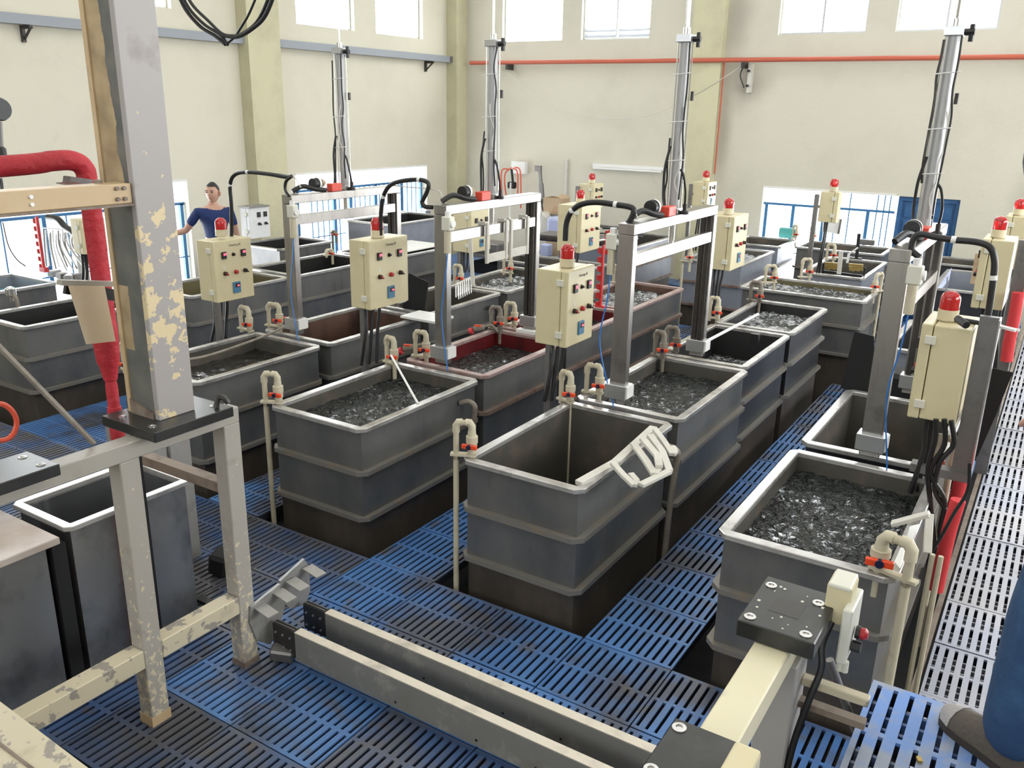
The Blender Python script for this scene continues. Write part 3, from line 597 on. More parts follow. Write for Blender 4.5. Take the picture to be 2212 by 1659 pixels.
tank('D1', 'large grey tank of swirling water nearest the right corner', water='water_rippled', level=0.69, wlabel='swirling dark water in the nearest right hand tank', amp=0.008, top=0.8)
tank('D2', 'half full dark tank straddled by the rightmost gantry', water='water_still', level=0.36, wlabel='deep still water under the rightmost gantry', inner='inner_grey', body='tank_dark')
tank('D3', 'grey tank partly hidden behind the rightmost gantry', body='tank_light', inner='inner_dark')
tank('G0', 'dark empty grey tank left of the tan sheet at the left edge', inner='inner_dark', body='tank_grey', bands=(0.5, 0.2))
tank('G1', 'grey tank with olive lining below the cabinet in front of the man', inner='inner_olive', body='tank_grey', bands=(0.5, 0.2))
tank('G2', 'empty dark lined grey tank right behind the leftmost gantry post', inner='inner_dark', body='tank_grey', bands=(0.5, 0.2))
tank('G3', 'grey tank with a white board lying on top of it', inner='inner_dark', body='tank_grey', bands=(0.5,))
tank('G4', 'pale blue tank with a dark inside near the left wall window', inner='inner_dark', body='tank_light', bands=(), top=1.0)
tank('H0', 'pale tank of cyan water under the left window', body='tank_grey', inner='tank_light', water='water_cyan', level=0.66, wlabel='cyan water in the tank under the left window', amp=0.001, bands=(0.4,))
tank('H1', 'dark grey tank standing by the left wall behind the white box', inner='inner_dark', body='tank_grey', bands=(0.5,))
tank('E0', 'low grey tank seen through the gantry with hooks, end of the aisle', inner='inner_grey', water='water_foam', level=0.6, wlabel='grey water in the tank behind the round bubbling ones', bands=(0.5, 0.2))
tank('E1', 'wide tank of foaming water lying crosswise behind the middle row', body='tank_grey', inner='inner_olive', water='water_foam', level=0.73, wlabel='foaming water in the wide crosswise tank', amp=0.01)
tank('E2', 'tall pale tank with rounded rim and white foam', body='tank_light', band='band_rust', inner='inner_grey', water='water_white', level=0.70, wlabel='white frothing foam in the round rimmed tank', amp=0.03)
tank('E3', 'grey tank under the left end of the blue barred window', body='tank_light', inner='inner_grey')
tank('E5', 'bluish tank with tan bands seen through the middle gantry', body='tank_light', band='angle_rust', inner='inner_grey')
tank('F1', 'pale tank holding two yellow brushes on a black rack', body='tank_light', inner='inner_grey', water='water_white', level=0.5, wlabel='pale liquid below the yellow brushes')
tank('F2', 'grey tank with bright rim in front of the barred window', body='tank_grey', inner='inner_grey')
tank('F3', 'grey tank with a slanted sheet behind the rightmost gantry', body='tank_dark', inner='tank_light')
tank('F4', 'dull grey tank below the blue door', body='tank_dark', inner='inner_grey')
# ---------------- control cabinets ----------------
def lettering(text, size, loc, rot, parent, material='text_grey'):
    c = bpy.data.curves.new('lettering', 'FONT'); c.body = text; c.size = size; c.extrude = 0.0006; c.align_x = 'CENTER'; c.align_y = 'CENTER'; c.resolution_u = 2
    tmp = bpy.data.objects.new('tmp', c); COL.objects.link(tmp)
    dg = bpy.context.evaluated_depsgraph_get(); me = bpy.data.meshes.new_from_object(tmp.evaluated_get(dg)); bpy.data.objects.remove(tmp)
    me.materials.clear(); me.materials.append(M[material])
    o = bpy.data.objects.new('lettering', me); COL.objects.link(o); o.parent = parent; o.location = V(loc)-V(parent['_o']); o.rotation_euler = rot
    return o
def cabinet(xf, y0, z0, label, W=0.385, D=0.23, Hh=0.515, face=1, text=None, beacon=True, post=None, detail=2, group=None, body='cabinet_cream', cables=3, foot=0.78, meter=True, bz=0.0):
    """xf = plane of the door face; face = +1 door looks to +x, -1 to -x"""
    xb = xf-face*D; xa, xc = min(xf, xb), max(xf, xb); xm = (xa+xc)/2
    t = thing('control_cabinet', (xm, y0+W/2, z0), label, 'cabinet', group)
    seam = xf-face*0.055
    MB().box(min(seam-face*0.004, xb), max(seam-face*0.004, xb), y0, y0+W, z0, z0+Hh).build('body', body, t, bevel=0.006, seg=2)
    MB().box(min(seam, xf), max(seam, xf), y0-0.003, y0+W+0.003, z0-0.003, z0+Hh+0.003).build('door', body, t, bevel=0.008, seg=2)
    for z in (z0+0.06, z0+Hh-0.10): MB().box(seam-0.03, seam+0.022, y0-0.016, y0-0.001, z, z+0.045).build('hinge', 'hinge_cream', t, bevel=0.003)
    X = lambda d: xf+face*d
    Y = lambda u: y0+W*u
    def bx(mb, u, v, wu, hv, d0, d1):
        mb.box(min(X(d0), X(d1)), max(X(d0), X(d1)), Y(u)-wu/2, Y(u)+wu/2, z0+Hh*v-hv/2, z0+Hh*v+hv/2); return mb
    if detail >= 1:
        for u in ((0.24, 0.76) if meter or detail < 2 else (0.45, 0.78)):
            g = bx(MB(), u, 0.765, 0.046, 0.058, 0, 0.016).build('display', 'black', t, bevel=0.002)
            if detail >= 2: bx(MB(), u+0.01, 0.785, 0.028, 0.018, 0.016, 0.018).build('led_digits', 'led_red' if body == 'cabinet_cream' else 'steel_dark', g)
        if meter:
            MB().lathe((X(0), Y(0.5), z0+Hh*0.76), [(0.016, 0), (0.016, face*0.006), (0.009, face*0.007), (0.009, face*0.022)], 12, 'x').build('selector_knob', 'knob_dark', t)
        for u, mt in (((0.24, 'knob_dark'), (0.53, 'button_red'), (0.78, 'knob_dark')) if meter else ((0.45, 'knob_dark'), (0.78, 'knob_dark'))):
            k = MB().lathe((X(0), Y(u), z0+Hh*0.465), [(0.018, 0), (0.018, face*0.008), (0.016, face*0.01), (0.016, face*0.024), (0.009, face*0.027)], 14, 'x').build('push_button', mt, t)
            if mt == 'knob_dark' and detail >= 2: MB().bar((X(0.026), Y(u)-0.012, z0+Hh*0.465+0.006), (X(0.03), Y(u)+0.016, z0+Hh*0.465-0.012), 0.012, 0.01).build('pointer', 'button_red' if u < 0.3 else 'black', k)
        if meter:
            g = bx(MB(), 0.52, 0.205, 0.076, 0.094, 0, 0.012).build('meter', 'meter_blue', t, bevel=0.002)
            bx(MB(), 0.53, 0.24, 0.048, 0.034, 0.012, 0.014).build('meter_screen', 'black', g)
            if detail >= 2: bx(MB(), 0.55, 0.235, 0.022, 0.012, 0.014, 0.0155).build('led_digits', 'led_red', g)
    if text: lettering(text, 0.026, (X(0.0015), Y(0.55), z0+Hh*0.915), (PI/2, 0, face*PI/2), t)
    if detail >= 2:
        pl = bx(MB(), 0.24, 0.56, 0.03, 0.02, 0.0, 0.002).build('name_plate', 'hinge_cream', t)
    if beacon:
        bxm, bym, bt = xm+face*0.02, y0+W*0.42, z0+Hh+bz
        b = MB().lathe((bxm, bym, bt), [(0.034, 0), (0.034, 0.006), (0.050, 0.008), (0.051, 0.062), (0.047, 0.064)], 24).build('beacon', 'beacon_base', t, smooth=True)
        prof = [(0.048, 0.062), (0.048, 0.118)]+[(0.048*math.cos(a), 0.118+0.042*math.sin(a)) for a in [0.3, 0.6, 0.9, 1.2, 1.45]]
        MB().lathe((bxm, bym, bt), prof, 24).build('lens', 'beacon_red', b, smooth=True)
        if detail >= 2: MB().lathe((bxm, bym, bt), [(0.012, 0.06), (0.026, 0.065), (0.030, 0.09), (0.018, 0.115), (0.006, 0.12)], 10).build('lamp_core', 'beacon_core', b)
    if post is not None:
        px0, py0, pz0 = post; pz0 = 0.0
        MB().box(px0-0.025, px0+0.025, py0-0.02, py0+0.02, pz0, z0+Hh*0.9).build('post', 'steel_dull', t)
        MB().bar((px0, py0, z0+Hh*0.5), (xm, y0+0.05, z0+Hh*0.5), 0.03, 0.03).build('mounting_arm', 'steel_dull', t)
    for k in range(cables):
        cx, cy = xm+0.02*(k-1), y0+W*(0.16+0.13*k)
        MB().tube(smooth_path([(cx, cy, z0+0.01), (cx, cy-0.005, z0-0.08), (cx-0.008*(k-1), cy-0.02, z0-0.2), (cx-0.02+0.01*k, cy-0.05, foot-0.06)]), 0.0135, 8).build('cable', 'black', t, smooth=True)
        MB().cyl((cx, cy, z0-0.03), (cx, cy, z0+0.004), 0.016, 8).build('cable_gland', 'black', t)
    return t
cabinet(-5.85, 4.67, 1.075, 'cream control cabinet with red beacon in front of the man in blue', text='Cleaning #3', post=(-5.93, 4.72, 0.74), W=0.39, Hh=0.505, D=0.215, bz=0.02)
cabinet(-4.345, 4.87, 1.185, 'cream control cabinet with red beacon, second of the front ones from the left', text='Cleaning #2', post=(-4.52, 4.98, 0.6), W=0.45, Hh=0.52, D=0.2)
cabinet(-2.70, 4.965, 1.135, 'largest cream control cabinet with red beacon at the picture centre', text='Cleaning #1', post=(-2.86, 5.03, 0.62), W=0.375, D=0.245)
cabinet(-0.535, 4.8, 1.15, 'cream control cabinet seen edge on beside the rightmost gantry', face=-1, text='Cleaning', D=0.235, W=0.36, Hh=0.505, detail=1)
cabinet(-0.50, 7.25, 1.31, 'cream control cabinet seen edge on farther down the right row', face=-1, detail=1, D=0.21, W=0.38, Hh=0.51)
cabinet(-0.50, 9.6, 1.28, 'cream control cabinet at the far right edge of the picture', face=-1, detail=1, D=0.22, W=0.36, Hh=0.50)
cabinet(-4.50, 8.52, 1.15, 'cream cabinet with red beacon behind the black cable arch', W=0.46, D=0.30, detail=2, post=(-4.75, 8.56, 0.5))
cabinet(-2.665, 8.15, 1.21, 'cream cabinet with red beacon right of the middle gantry', W=0.42, D=0.30, detail=2, post=(-2.88, 8.2, 0.5))
cabinet(-6.05, 8.62, 0.98, 'cream cabinet behind the hooked crossbar without beacon in view', W=0.42, D=0.27, beacon=True, detail=1, post=(-6.25, 8.66, 0.3), Hh=0.50)
cabinet(-6.15, 12.0, 1.23, 'small cream cabinet on a post below the tube light', W=0.32, D=0.26, Hh=0.36, detail=1, post=(-6.42, 11.98, -0.5))
cabinet(-4.42, 12.2, 1.37, 'small cream cabinet with red beacon beside the back pilaster', W=0.34, D=0.24, Hh=0.34, detail=1, post=(-4.68, 12.2, 0.0))
cabinet(-2.36, 11.05, 1.42, 'small cream cabinet with red beacon standing before the barred window', W=0.14, D=0.22, Hh=0.36, detail=0, post=(-2.62, 11.05, 0.2), cables=2)
t = cabinet(-8.08, 7.0, 1.14, 'small white control box on a white post', body='cabinet_white', beacon=False, detail=2, W=0.30, D=0.16, Hh=0.36, meter=False, cables=1)
MB().box(-8.24, -8.2, 7.04, 7.08, 0.78, 1.16).build('post', 'white_plastic', t); MB().box(-8.26, -8.06, 6.99, 7.3, 1.5, 1.515).build('rain_lid', 'steel_dull', t)
t = cabinet(-8.2, 4.98, 1.2, 'small cream control box behind the fat red pipe', beacon=False, detail=1, W=0.26, D=0.17, Hh=0.34, meter=False, cables=2, foot=0.85)
MB().box(-8.34, -8.3, 5.03, 5.07, 0.7, 1.21).build('post', 'alu', t)
t = cabinet(-9.35, 4.05, 1.30, 'cream control box cut by the left picture edge', beacon=False, detail=1, W=0.3, D=0.17, Hh=0.34, meter=False, cables=1)
MB().box(-9.5, -9.45, 4.1, 4.15, 0.6, 1.31).build('post', 'steel_dull', t)
# support of the rightmost cabinet
t = thing('cabinet_stand', (-0.23, 4.83, 0.84), 'grey channel stand with arm carrying the rightmost cabinet', 'stand')
MB().box(-0.285, -0.195, 4.86, 4.90, 0.88, 1.72).build('post', 'steel_dull', t)
MB().box(-0.195, -0.188, 4.80, 4.90, 0.88, 1.72).build('front_flange', 'steel_bright', t)
MB().box(-0.48, -0.19, 4.82, 4.9, 0.84, 0.885).build('arm', 'steel_dull', t)
t = thing('cabinet_stand', (-0.2, 7.3, 0.7), 'grey channel post carrying the second cabinet on the right', 'stand')
MB().box(-0.27, -0.18, 7.3, 7.34, 0.0, 1.83).build('post', 'steel_dull', t); MB().box(-0.18, -0.172, 7.26, 7.34, 0.5, 1.83).build('front_flange', 'steel_bright', t)
# torch left on top of the rightmost cabinet
MB().tube([(-0.47, 4.98, 1.67), (-0.2, 4.93, 1.665)], 0.012, 8).build('rubber_bar', 'black', label='black rubber bar lying across the rightmost cabinet top', cat='bar', smooth=True)
MB().tube([(-0.38, 4.82, 1.70), (-0.33, 4.76, 1.685)], 0.02, 8).build('torch', 'black', label='stubby black torch beside the beacon on the rightmost cabinet', cat='torch', smooth=True)
MB().bar((-0.2, 4.93, 1.665), (-0.12, 4.9, 1.66), 0.012, 0.012).bar((-0.2, 4.95, 1.665), (-0.105, 4.92, 1.66), 0.012, 0.012).build('white_bars', 'white_plastic', label='pair of short white square tubes beside the rightmost cabinet', cat='tube')

# ---------------- gantries with air cylinders ----------------
def gantry(xf, y0, y1, label, bar_z=(1.73, 1.81), rod_r=0.012, rod_top=5.6, frl=1, seed=0, inner_bar=True, topz=2.0, foot=0.8):
    R = random.Random(seed); xb = xf-0.11; xm = (xf+xb)/2
    t = thing('lifting_gantry', (xm, (y0+y1)/2, foot), label, 'gantry')
    def post(ya, yb, name='post'):
        o = MB().box(xb, xf, ya, yb, foot+0.02, topz-0.07).build(name, 'steel', t, bevel=0.004)
        f = MB().box(xb-0.022, xf+0.022, ya-0.03, yb+0.02, foot+0.06, foot+0.155).build('clamp', 'alu', o, bevel=0.003)
        pl = MB().box(xf+0.022, xf+0.03, ya-0.02, yb+0.02, foot+0.07, foot+0.15).build('bolt_plate', 'white_plastic', o)
        return o
    post(y0, y0+0.062)
    p2 = post(y1-0.062, y1)
    for q in ((xb+0.02, xb+0.05, y0+0.062, y0+0.075), (xb+0.012, xb+0.045, y1-0.08, y1-0.062), (xb+0.062, xb+0.095, y1-0.085, y1-0.062)): MB().box(*q, foot+0.16, topz-0.08).build('guide_rail', 'steel_dark', t)
    MB().box(xb, xf, y0, y1, topz-0.068, topz).build('top_beam', 'steel', t, bevel=0.004)
    ym = (y0+y1)/2
    if inner_bar: MB().box(xf-0.05, xf-0.006, y0+0.045, y1-0.075, *bar_z).build('lift_bar', 'steel', t, bevel=0.003)
    MB().cyl((xm, ym, bar_z[0]), (xm, ym, topz-0.07), 0.022, 12).build('piston_rod', 'steel_bright', t, smooth=True)
    c = MB().cyl((xm, ym, topz), (xm, ym, topz+1.12), 0.036, 20).build('air_cylinder', 'cyl_grey', t, smooth=True)
    for dx, dy in ((-.038, -.03), (.038, .03)): MB().cyl((xm+dx, ym+dy, topz), (xm+dx, ym+dy, topz+1.13), 0.005, 6).build('tie_rod', 'steel_bright', c)
    MB().box(xm-0.05, xm+0.05, ym-0.05, ym+0.05, topz+1.10, topz+1.15).build('end_cap', 'alu', c, bevel=0.004)
    MB().box(xm-0.05, xm+0.05, ym-0.05, ym+0.05, topz, topz+0.04).build('end_cap', 'alu', c, bevel=0.004)
    MB().cyl((xm, ym, topz+1.15), (xm, ym, topz+1.19), 0.024, 10).cyl((xm, ym, topz+1.19), (xm, ym, rod_top), rod_r, 8).build('upper_rod', 'steel_bright', t, smooth=True)
    MB().cyl((xm+0.05, ym, topz+1.12), (xm+0.1, ym, topz+1.12), 0.018, 8).cyl((xm+0.085, ym, topz+1.07), (xm+0.085, ym, topz+1.16), 0.014, 8).build('air_fitting', 'black', t)
    MB().cyl((xm+0.06, ym+0.03, topz+0.74), (xm+0.06, ym+0.03, topz+0.8), 0.012, 8).build('sensor', 'steel_dark', t)
    def wob(x, a, b, n, amp, r, m, nm='air_hose'):
        pts = [(x+R.uniform(-amp, amp), ym-0.045+R.uniform(-amp, amp), a+(b-a)*i/n) for i in range(n+1)]
        MB().tube(smooth_path(pts, 4), r, 6).build(nm, m, t, smooth=True)
    wob(xm+0.05, topz+1.10, topz+0.1, 7, 0.009, 0.006, 'black'); (wob(xm-0.05, topz+(1.05 if seed == 1 else 0.5), topz+0.05, 5, 0.008, 0.006, 'black') if seed != 4 else wob(xm-0.048, topz+1.08, topz+0.3, 8, 0.008, 0.008, 'steel_dark'))
    wob(xm+0.03, topz+0.7, topz+0.12, 6, 0.022, 0.004, 'offwhite')
    MB().tube(smooth_path([(xm-0.035, ym-0.05, topz+0.45), (xm-0.06, ym-0.06, topz+0.30), (xm-0.058, ym-0.06, topz+0.12), (xm-0.03, ym-0.1, topz+0.05)]), 0.009, 7).build('air_hose', 'black', t, smooth=True)
    MB().tube(smooth_path([(xm+0.045, ym-0.04, topz+0.30), (xm+0.07, ym-0.04, topz+0.26), (xm+0.088, ym-0.03, topz+0.16), (xm+0.08, ym, topz+0.06)]), 0.008, 7).build('air_hose', 'black', t, smooth=True)
    MB().lathe((xm+0.08, ym, topz), [(0.03, 0), (0.03, 0.02), (0.014, 0.03), (0.014, 0.07)], 10).build('air_fitting', 'black', t)
    for z in (0.35, 0.6, 0.9): MB().cyl((xm-0.062, ym-0.052, topz+z), (xm+0.07, ym-0.052, topz+z+0.012), 0.0035, 5).build('cable_tie', 'white_plastic', t)
    # switch gear standing on the beam
    yo = ym-0.22
    MB().box(xm-0.005, xm+0.06, yo, yo+0.12, topz, topz+0.065).build('switch_box', 'orange_box', t, bevel=0.004)
    mo = MB().lathe((xm-0.01, yo-0.16, topz+0.07), [(0.045, 0), (0.045, 0.045), (0.048, 0.045), (0.048, 0.075), (0.035, 0.095)], 16, 'y').build('motor', 'black', t, smooth=True)
    MB().lathe((xm-0.01, yo-0.16, topz+0.07), [(0.046, 0.046), (0.049, 0.048), (0.049, 0.07), (0.046, 0.072)], 16, 'y').build('motor_band', 'white_plastic', mo)
    MB().lathe((xm-0.01, yo-0.08, topz+0.072), [(0.03, 0), (0.035, 0.03), (0.02, 0.06)], 12, 'y').build('motor_cap', 'carton', mo)
    MB().tube(smooth_path([(xm-0.06, yo-0.34, topz+0.015), (xm-0.02, yo-0.26, topz+0.055), (xm+0.02, yo-0.16, topz+0.03), (xm+0.03, yo-0.05, topz+0.015)]), 0.02, 8).build('rubber_hose', 'black', t, smooth=True)
    # air preparation unit
    fx = xf+0.03 if frl > 0 else xb-0.05
    fy = y0-0.03 if frl > 0 else y0+0.02
    u = MB().box(fx-0.03, fx+0.045, fy-0.03, fy+0.035, topz-0.17, topz-0.07).build('air_filter', 'hinge_cream', t, bevel=0.006)
    MB().cyl((fx+0.005, fy, topz-0.33), (fx+0.005, fy, topz-0.17), 0.026, 14).build('filter_bowl', 'pvc_cream', u, smooth=True)
    MB().cyl((fx+0.01, fy, topz-0.07), (fx+0.01, fy, topz-0.035), 0.022, 12).build('regulator_knob', 'white_plastic', u)
    MB().cyl((fx+0.045, fy, topz-0.12), (fx+0.06, fy, topz-0.12), 0.026, 14).build('gauge', 'white_plastic', u)
    MB().tube(smooth_path([(fx+0.005, fy, topz-0.33), (fx+0.0, fy-0.02, topz-0.5), (fx-0.03, fy-0.03, topz-0.8), (xf-0.06 if frl < 0 else fx+0.03, fy-0.04, foot+0.0)]), 0.0045, 6).build('blue_hose', 'wire_blue', t, smooth=True)
    return t
gA = gantry(-5.28, 5.01, 6.38, 'leftmost steel gantry behind the control cabinet of the man', seed=1, rod_r=0.008, topz=1.97, rod_top=3.42)
gB = gantry(-3.75, 5.03, 6.36, 'steel gantry carrying hook frames, second from the left', seed=2, rod_r=0.009)
gC = gantry(-2.25, 4.96, 6.46, 'bright steel gantry right of the largest cabinet', seed=3, rod_r=0.016, frl=-1)
gD = gantry(-0.66, 4.96, 6.42, 'rightmost steel gantry with air filter, seen end on', seed=4, rod_r=0.01, bar_z=(1.62, 1.70))
# hook frames hanging on the second gantry's bar
for i, (ya, yb, lab) in enumerate(((5.52, 5.79, 'left pale hook frame hanging from the gantry bar'), (5.86, 6.11, 'right pale hook frame hanging from the gantry bar'))):
    x = -3.745
    b = MB()
    for y in (ya, yb): b.box(x, x+0.022, y, y+0.03, 1.52, 1.83).box(x-0.07, x, y, y+0.03, 1.815, 1.84).box(x-0.07, x-0.05, y, y+0.03, 1.74, 1.815)
    b.box(x+0.001, x+0.018, ya+0.03, yb, 1.525, 1.59)
    b.build('hook_frame', 'offwhite', label=lab, cat='hook frame', bevel=0.002)

# black cable arches from cabinet to gantry
def arch(pts, y, label, r=0.016, thin=None):
    t = thing('cable_arch', at(*pts[0], 'y', y), label, 'cable')
    MB().tube(pxpath(pts, 'y', y, 6), r, 10).build('sleeve', 'black', t, smooth=True)
    if thin: MB().tube(pxpath(thin, 'y', y+0.03, 5), 0.004, 6).build('thin_wire', 'offwhite', t, smooth=True)
    for k in (2, len(pts)//2):
        p = at(*pts[k], 'y', y); q = at(*pts[k+1], 'y', y); d = (q-p).normalized()*0.012; MB().tube([p-d, p+d], r+0.002, 10).build('cable_tie', 'white_plastic', t, smooth=True)
arch([(500, 520), (500, 450), (497, 400), (508, 377), (535, 372), (580, 376), (615, 382), (630, 381)], 5.0, 'black sleeved cable arching beside the man in blue', thin=[(560, 374), (600, 374), (635, 383), (650, 405)])
MB().tube(pxpath([(630, 381), (618, 392), (616, 410), (624, 424)], 'y', 4.99), 0.013, 8).build('cable_loop', 'black', label='short black cable loop at the leftmost gantry top', cat='cable', smooth=True)
arch([(822, 508), (823, 460), (828, 425), (842, 401), (868, 391), (905, 388), (925, 396), (922, 415), (912, 436), (918, 446), (934, 448)], 5.05, 'black sleeved cable arching into the hooked gantry', thin=[(845, 400), (880, 404), (930, 408), (950, 414), (955, 425)])
arch([(1221, 520), (1224, 480), (1236, 455), (1258, 441), (1290, 437), (1330, 442), (1360, 447), (1369, 455), (1362, 475), (1345, 494)], 5.05, 'thick black cable arching into the bright gantry', r=0.019, thin=[(1330, 440), (1365, 447), (1374, 462), (1378, 475)])
arch([(2128, 720), (2136, 670), (2146, 600), (2148, 560), (2138, 534), (2110, 523), (2060, 518), (2020, 512), (1990, 506), (1974, 515), (1970, 540), (1986, 556)], 5.0, 'thick black cable arching over the rightmost cabinet', r=0.017, thin=[(2020, 508), (2060, 513), (2100, 520)])

# hoses and cables hanging by the right hand row
t = thing('cable_bundle', (-0.3, 4.6, 0), 'bundle of thick black cables dropping past the right row tanks', 'cable')
for pts in ([(2040, 905), (2040, 960), (2010, 1020), (2040, 1080), (2030, 1150), (2040, 1230)], [(2055, 908), (2060, 960), (2030, 1000), (2020, 1060), (2045, 1110), (2035, 1160)], [(2022, 905), (2020, 950), (2005, 1010), (2010, 1090), (2020, 1200)]):
    MB().tube(pxpath(pts, 'y', 4.55, 6), 0.013, 8).build('cable', 'black', t, smooth=True)
MB().tube(pxpath([(2095, 1000), (2090, 1060), (2060, 1110), (2030, 1165), (2008, 1200), (2000, 1260), (1992, 1340)], 'y', 4.3, 6), 0.008, 8).build('hose', 'black', t, smooth=True)
MB().tube(pxpath([(2140, 700), (2150, 740), (2148, 790), (2140, 830)], 'y', 5.4, 6), 0.02, 8).build('cable', 'black', t, smooth=True)

# ---------------- water inlets ----------------
def inlet(po, pi_, label, h=0.2, drop=True, m='pvc_cream', handle=(1, 0.2), z=0.8, lower=True, s=1.0, dip=0.12):
    s *= 1.25
    po = V(po); pi_ = V(pi_); d = pi_-po
    t = thing('water_inlet', (po.x, po.y, z), label, 'pipe')
    r = 0.0135*s; zt = z+h
    path = [(po.x, po.y, z-0.02), (po.x, po.y, zt-0.035*s)]+[(po.x, po.y, zt-0.02*s)]+[(po.x+d.x*0.12, po.y+d.y*0.12, zt+0.002)]+[(po.x+d.x*.88, po.y+d.y*.88, zt+0.002)]+[(pi_.x, pi_.y, zt-0.02*s), (pi_.x, pi_.y, zt-0.035*s), (pi_.x, pi_.y, z-dip)]
    MB().tube(path, r, 10).build('pipe_loop', m, t, smooth=True)
    for p in (po, pi_):
        MB().tube([(p.x, p.y, zt-0.045*s), (p.x, p.y, zt-0.015*s), (p.x+d.x*0.15*(1 if p == po else -1), p.y+d.y*0.15*(1 if p == po else -1), zt+0.003), (p.x+d.x*0.38*(1 if p == po else -1), p.y+d.y*.38*(1 if p == po else -1), zt+0.003)], 0.0175*s, 10).build('elbow', m, t, smooth=True)
    u = MB().lathe((pi_.x, pi_.y, z), [(0.02*s, h*0.12), (0.02*s, h*0.24), (0.024*s, h*0.25), (0.024*s, h*0.42), (0.027*s, h*0.43), (0.027*s, h*0.62), (0.02*s, h*0.63), (0.018*s, h*0.78)], 14).build('valve_body', m, t, smooth=True)
    hx = V((handle[0], handle[1], 0)).normalized(); zc = z+h*0.36; c = V((pi_.x, pi_.y, zc))+V((hx.y, -hx.x, 0))*0.03*s
    hd = MB().bar(c-hx*0.036*s, c+hx*0.036*s, 0.016*s, 0.02*s).build('valve_handle', 'valve_orange', u, bevel=0.003)
    n_ = V((hx.y, -hx.x, 0)); MB().tube([c-n_*0.012, c+n_*0.012*s], 0.012*s, 8).build('handle_hub', 'valve_hub', u)
    mid = (po+pi_)/2
    MB().bar(po-d*0.35+V((0, 0, z+0.012)), pi_+d*0.3+V((0, 0, z+0.012)), 0.04, 0.014).build('support_plate', m, t)
    if drop: MB().cyl((po.x, po.y, -0.3), (po.x, po.y, z), r, 10).build('feed_pipe', m, t, smooth=True)
    return t
def A2(px, py): p = at(px, py, 'z', 0.8); return (p.x, p.y, 0)
inlet((-2.665, 3.66, 0), (-2.585, 3.7, 0), 'cream valve pipe at the left corner of the empty tank')
inlet((-4.21, 3.67, 0), (-4.13, 3.71, 0), 'cream valve pipe at the left corner of the tank with the white rod')
inlet((-2.665, 4.86, 0), (-2.585, 4.84, 0), 'cream valve pipe at the back corner of the empty tank', drop=False, dip=0.75)
inlet((-2.60, 5.1, 0), (-2.51, 5.12, 0), 'cream valve pipe behind the large cabinet over the gantry tank', drop=False)
inlet((-4.19, 4.86, 0), (-4.1, 4.84, 0), 'cream valve pipe behind the white rod', drop=False)
inlet((-4.12, 5.12, 0), (-4.03, 5.14, 0), 'cream valve pipe at the corner of the red lined tank', drop=False)
inlet(A2(522, 712), A2(540, 717), 'cream valve pipe below the cabinet in front of the man', drop=False, m='pvc_cream')
inlet(A2(582, 705), A2(605, 708), 'cream valve pipe beside the leftmost gantry foot', drop=False, m='pvc_cream')
inlet((-2.6, 6.27, 0), (-2.52, 6.25, 0), 'dirty valve pipe at the back corner of the gantry tank', drop=False, m='pvc_dirty')
inlet((-2.58, 6.45, 0), (-2.5, 6.47, 0), 'dirty valve pipe between the second and third middle row tanks', drop=False, m='pvc_dirty')
inlet(A2(1532, 688), A2(1549, 690), 'cream valve pipe right behind the far gantry leg', drop=False)
inlet((-4.13, 6.2, 0), (-4.05, 6.22, 0), 'reddish valve pipe in front of the red lined tank', drop=False, m='pvc_dirty')
inlet((-4.12, 6.42, 0), (-4.04, 6.44, 0), 'reddish valve pipe between the two red lined tanks', drop=False)
inlet(A2(1325, 612), A2(1342, 614), 'pinkish valve pipe over the grey bubbling tank', drop=False)
inlet(A2(1088, 590), A2(1103, 592), 'cream valve pipe over the pale bubbling tank', drop=False)
inlet(A2(982, 612), A2(996, 614), 'cream valve pipe behind the hooked gantry post', drop=False)
inlet(A2(1620, 650), A2(1640, 653), 'dirty valve pipe over the tank with silvery bubbles', drop=False, m='pvc_dirty', h=0.2)
inlet(A2(1652, 612), A2(1672, 612), 'cream valve pipe at the corner of the wide crosswise tank', drop=False, h=0.2)
inlet(A2(1730, 600), A2(1748, 600), 'cream valve pipe left of the yellow brushes', drop=True, h=0.22)
inlet(A2(1785, 560), A2(1800, 562), 'cream valve pipe behind the yellow brushes', drop=False, h=0.2)
inlet(A2(1901, 630), A2(1888, 632), 'cream valve pipe at the right end of the wide crosswise tank', drop=True, h=0.2)
inlet(A2(1475, 565), A2(1490, 567), 'cream valve pipe at the corner of the frothing tank', drop=True, h=0.2)
inlet(A2(1712, 515), A2(1719, 516), 'small cream valve before the left end of the barred window', drop=False, h=0.2, s=0.9)
inlet(A2(1750, 518), A2(1757, 519), 'small cream valve before the middle of the barred window', drop=False, h=0.2, s=0.9)
inlet((-0.30, 3.63, 0), (-0.42, 3.66, 0), 'large cream valve pipe at the corner of the nearest right tank', h=0.17, s=1.25, handle=(1, 0.15), drop=True)
inlet((-0.3, 5.02, 0), (-0.385, 5.0, 0), 'cream valve pipe under the rightmost cabinet', h=0.2, s=1.1, drop=True)
inlet((-0.3, 6.32, 0), (-0.38, 6.3, 0), 'cream valve pipe farther down the right row', h=0.2, drop=True)
inlet(A2(270, 800), A2(280, 806), 'pale valve pipe behind the black bar of the tan sheet', drop=False)
inlet(A2(718, 505), A2(726, 508), 'small pipe bend on the tank by the left wall', drop=True, h=0.04, m='pvc_dirty')
inlet(A2(705, 553), A2(718, 551), 'short pipe bend on the empty dark lined tank', drop=False, h=0.07)
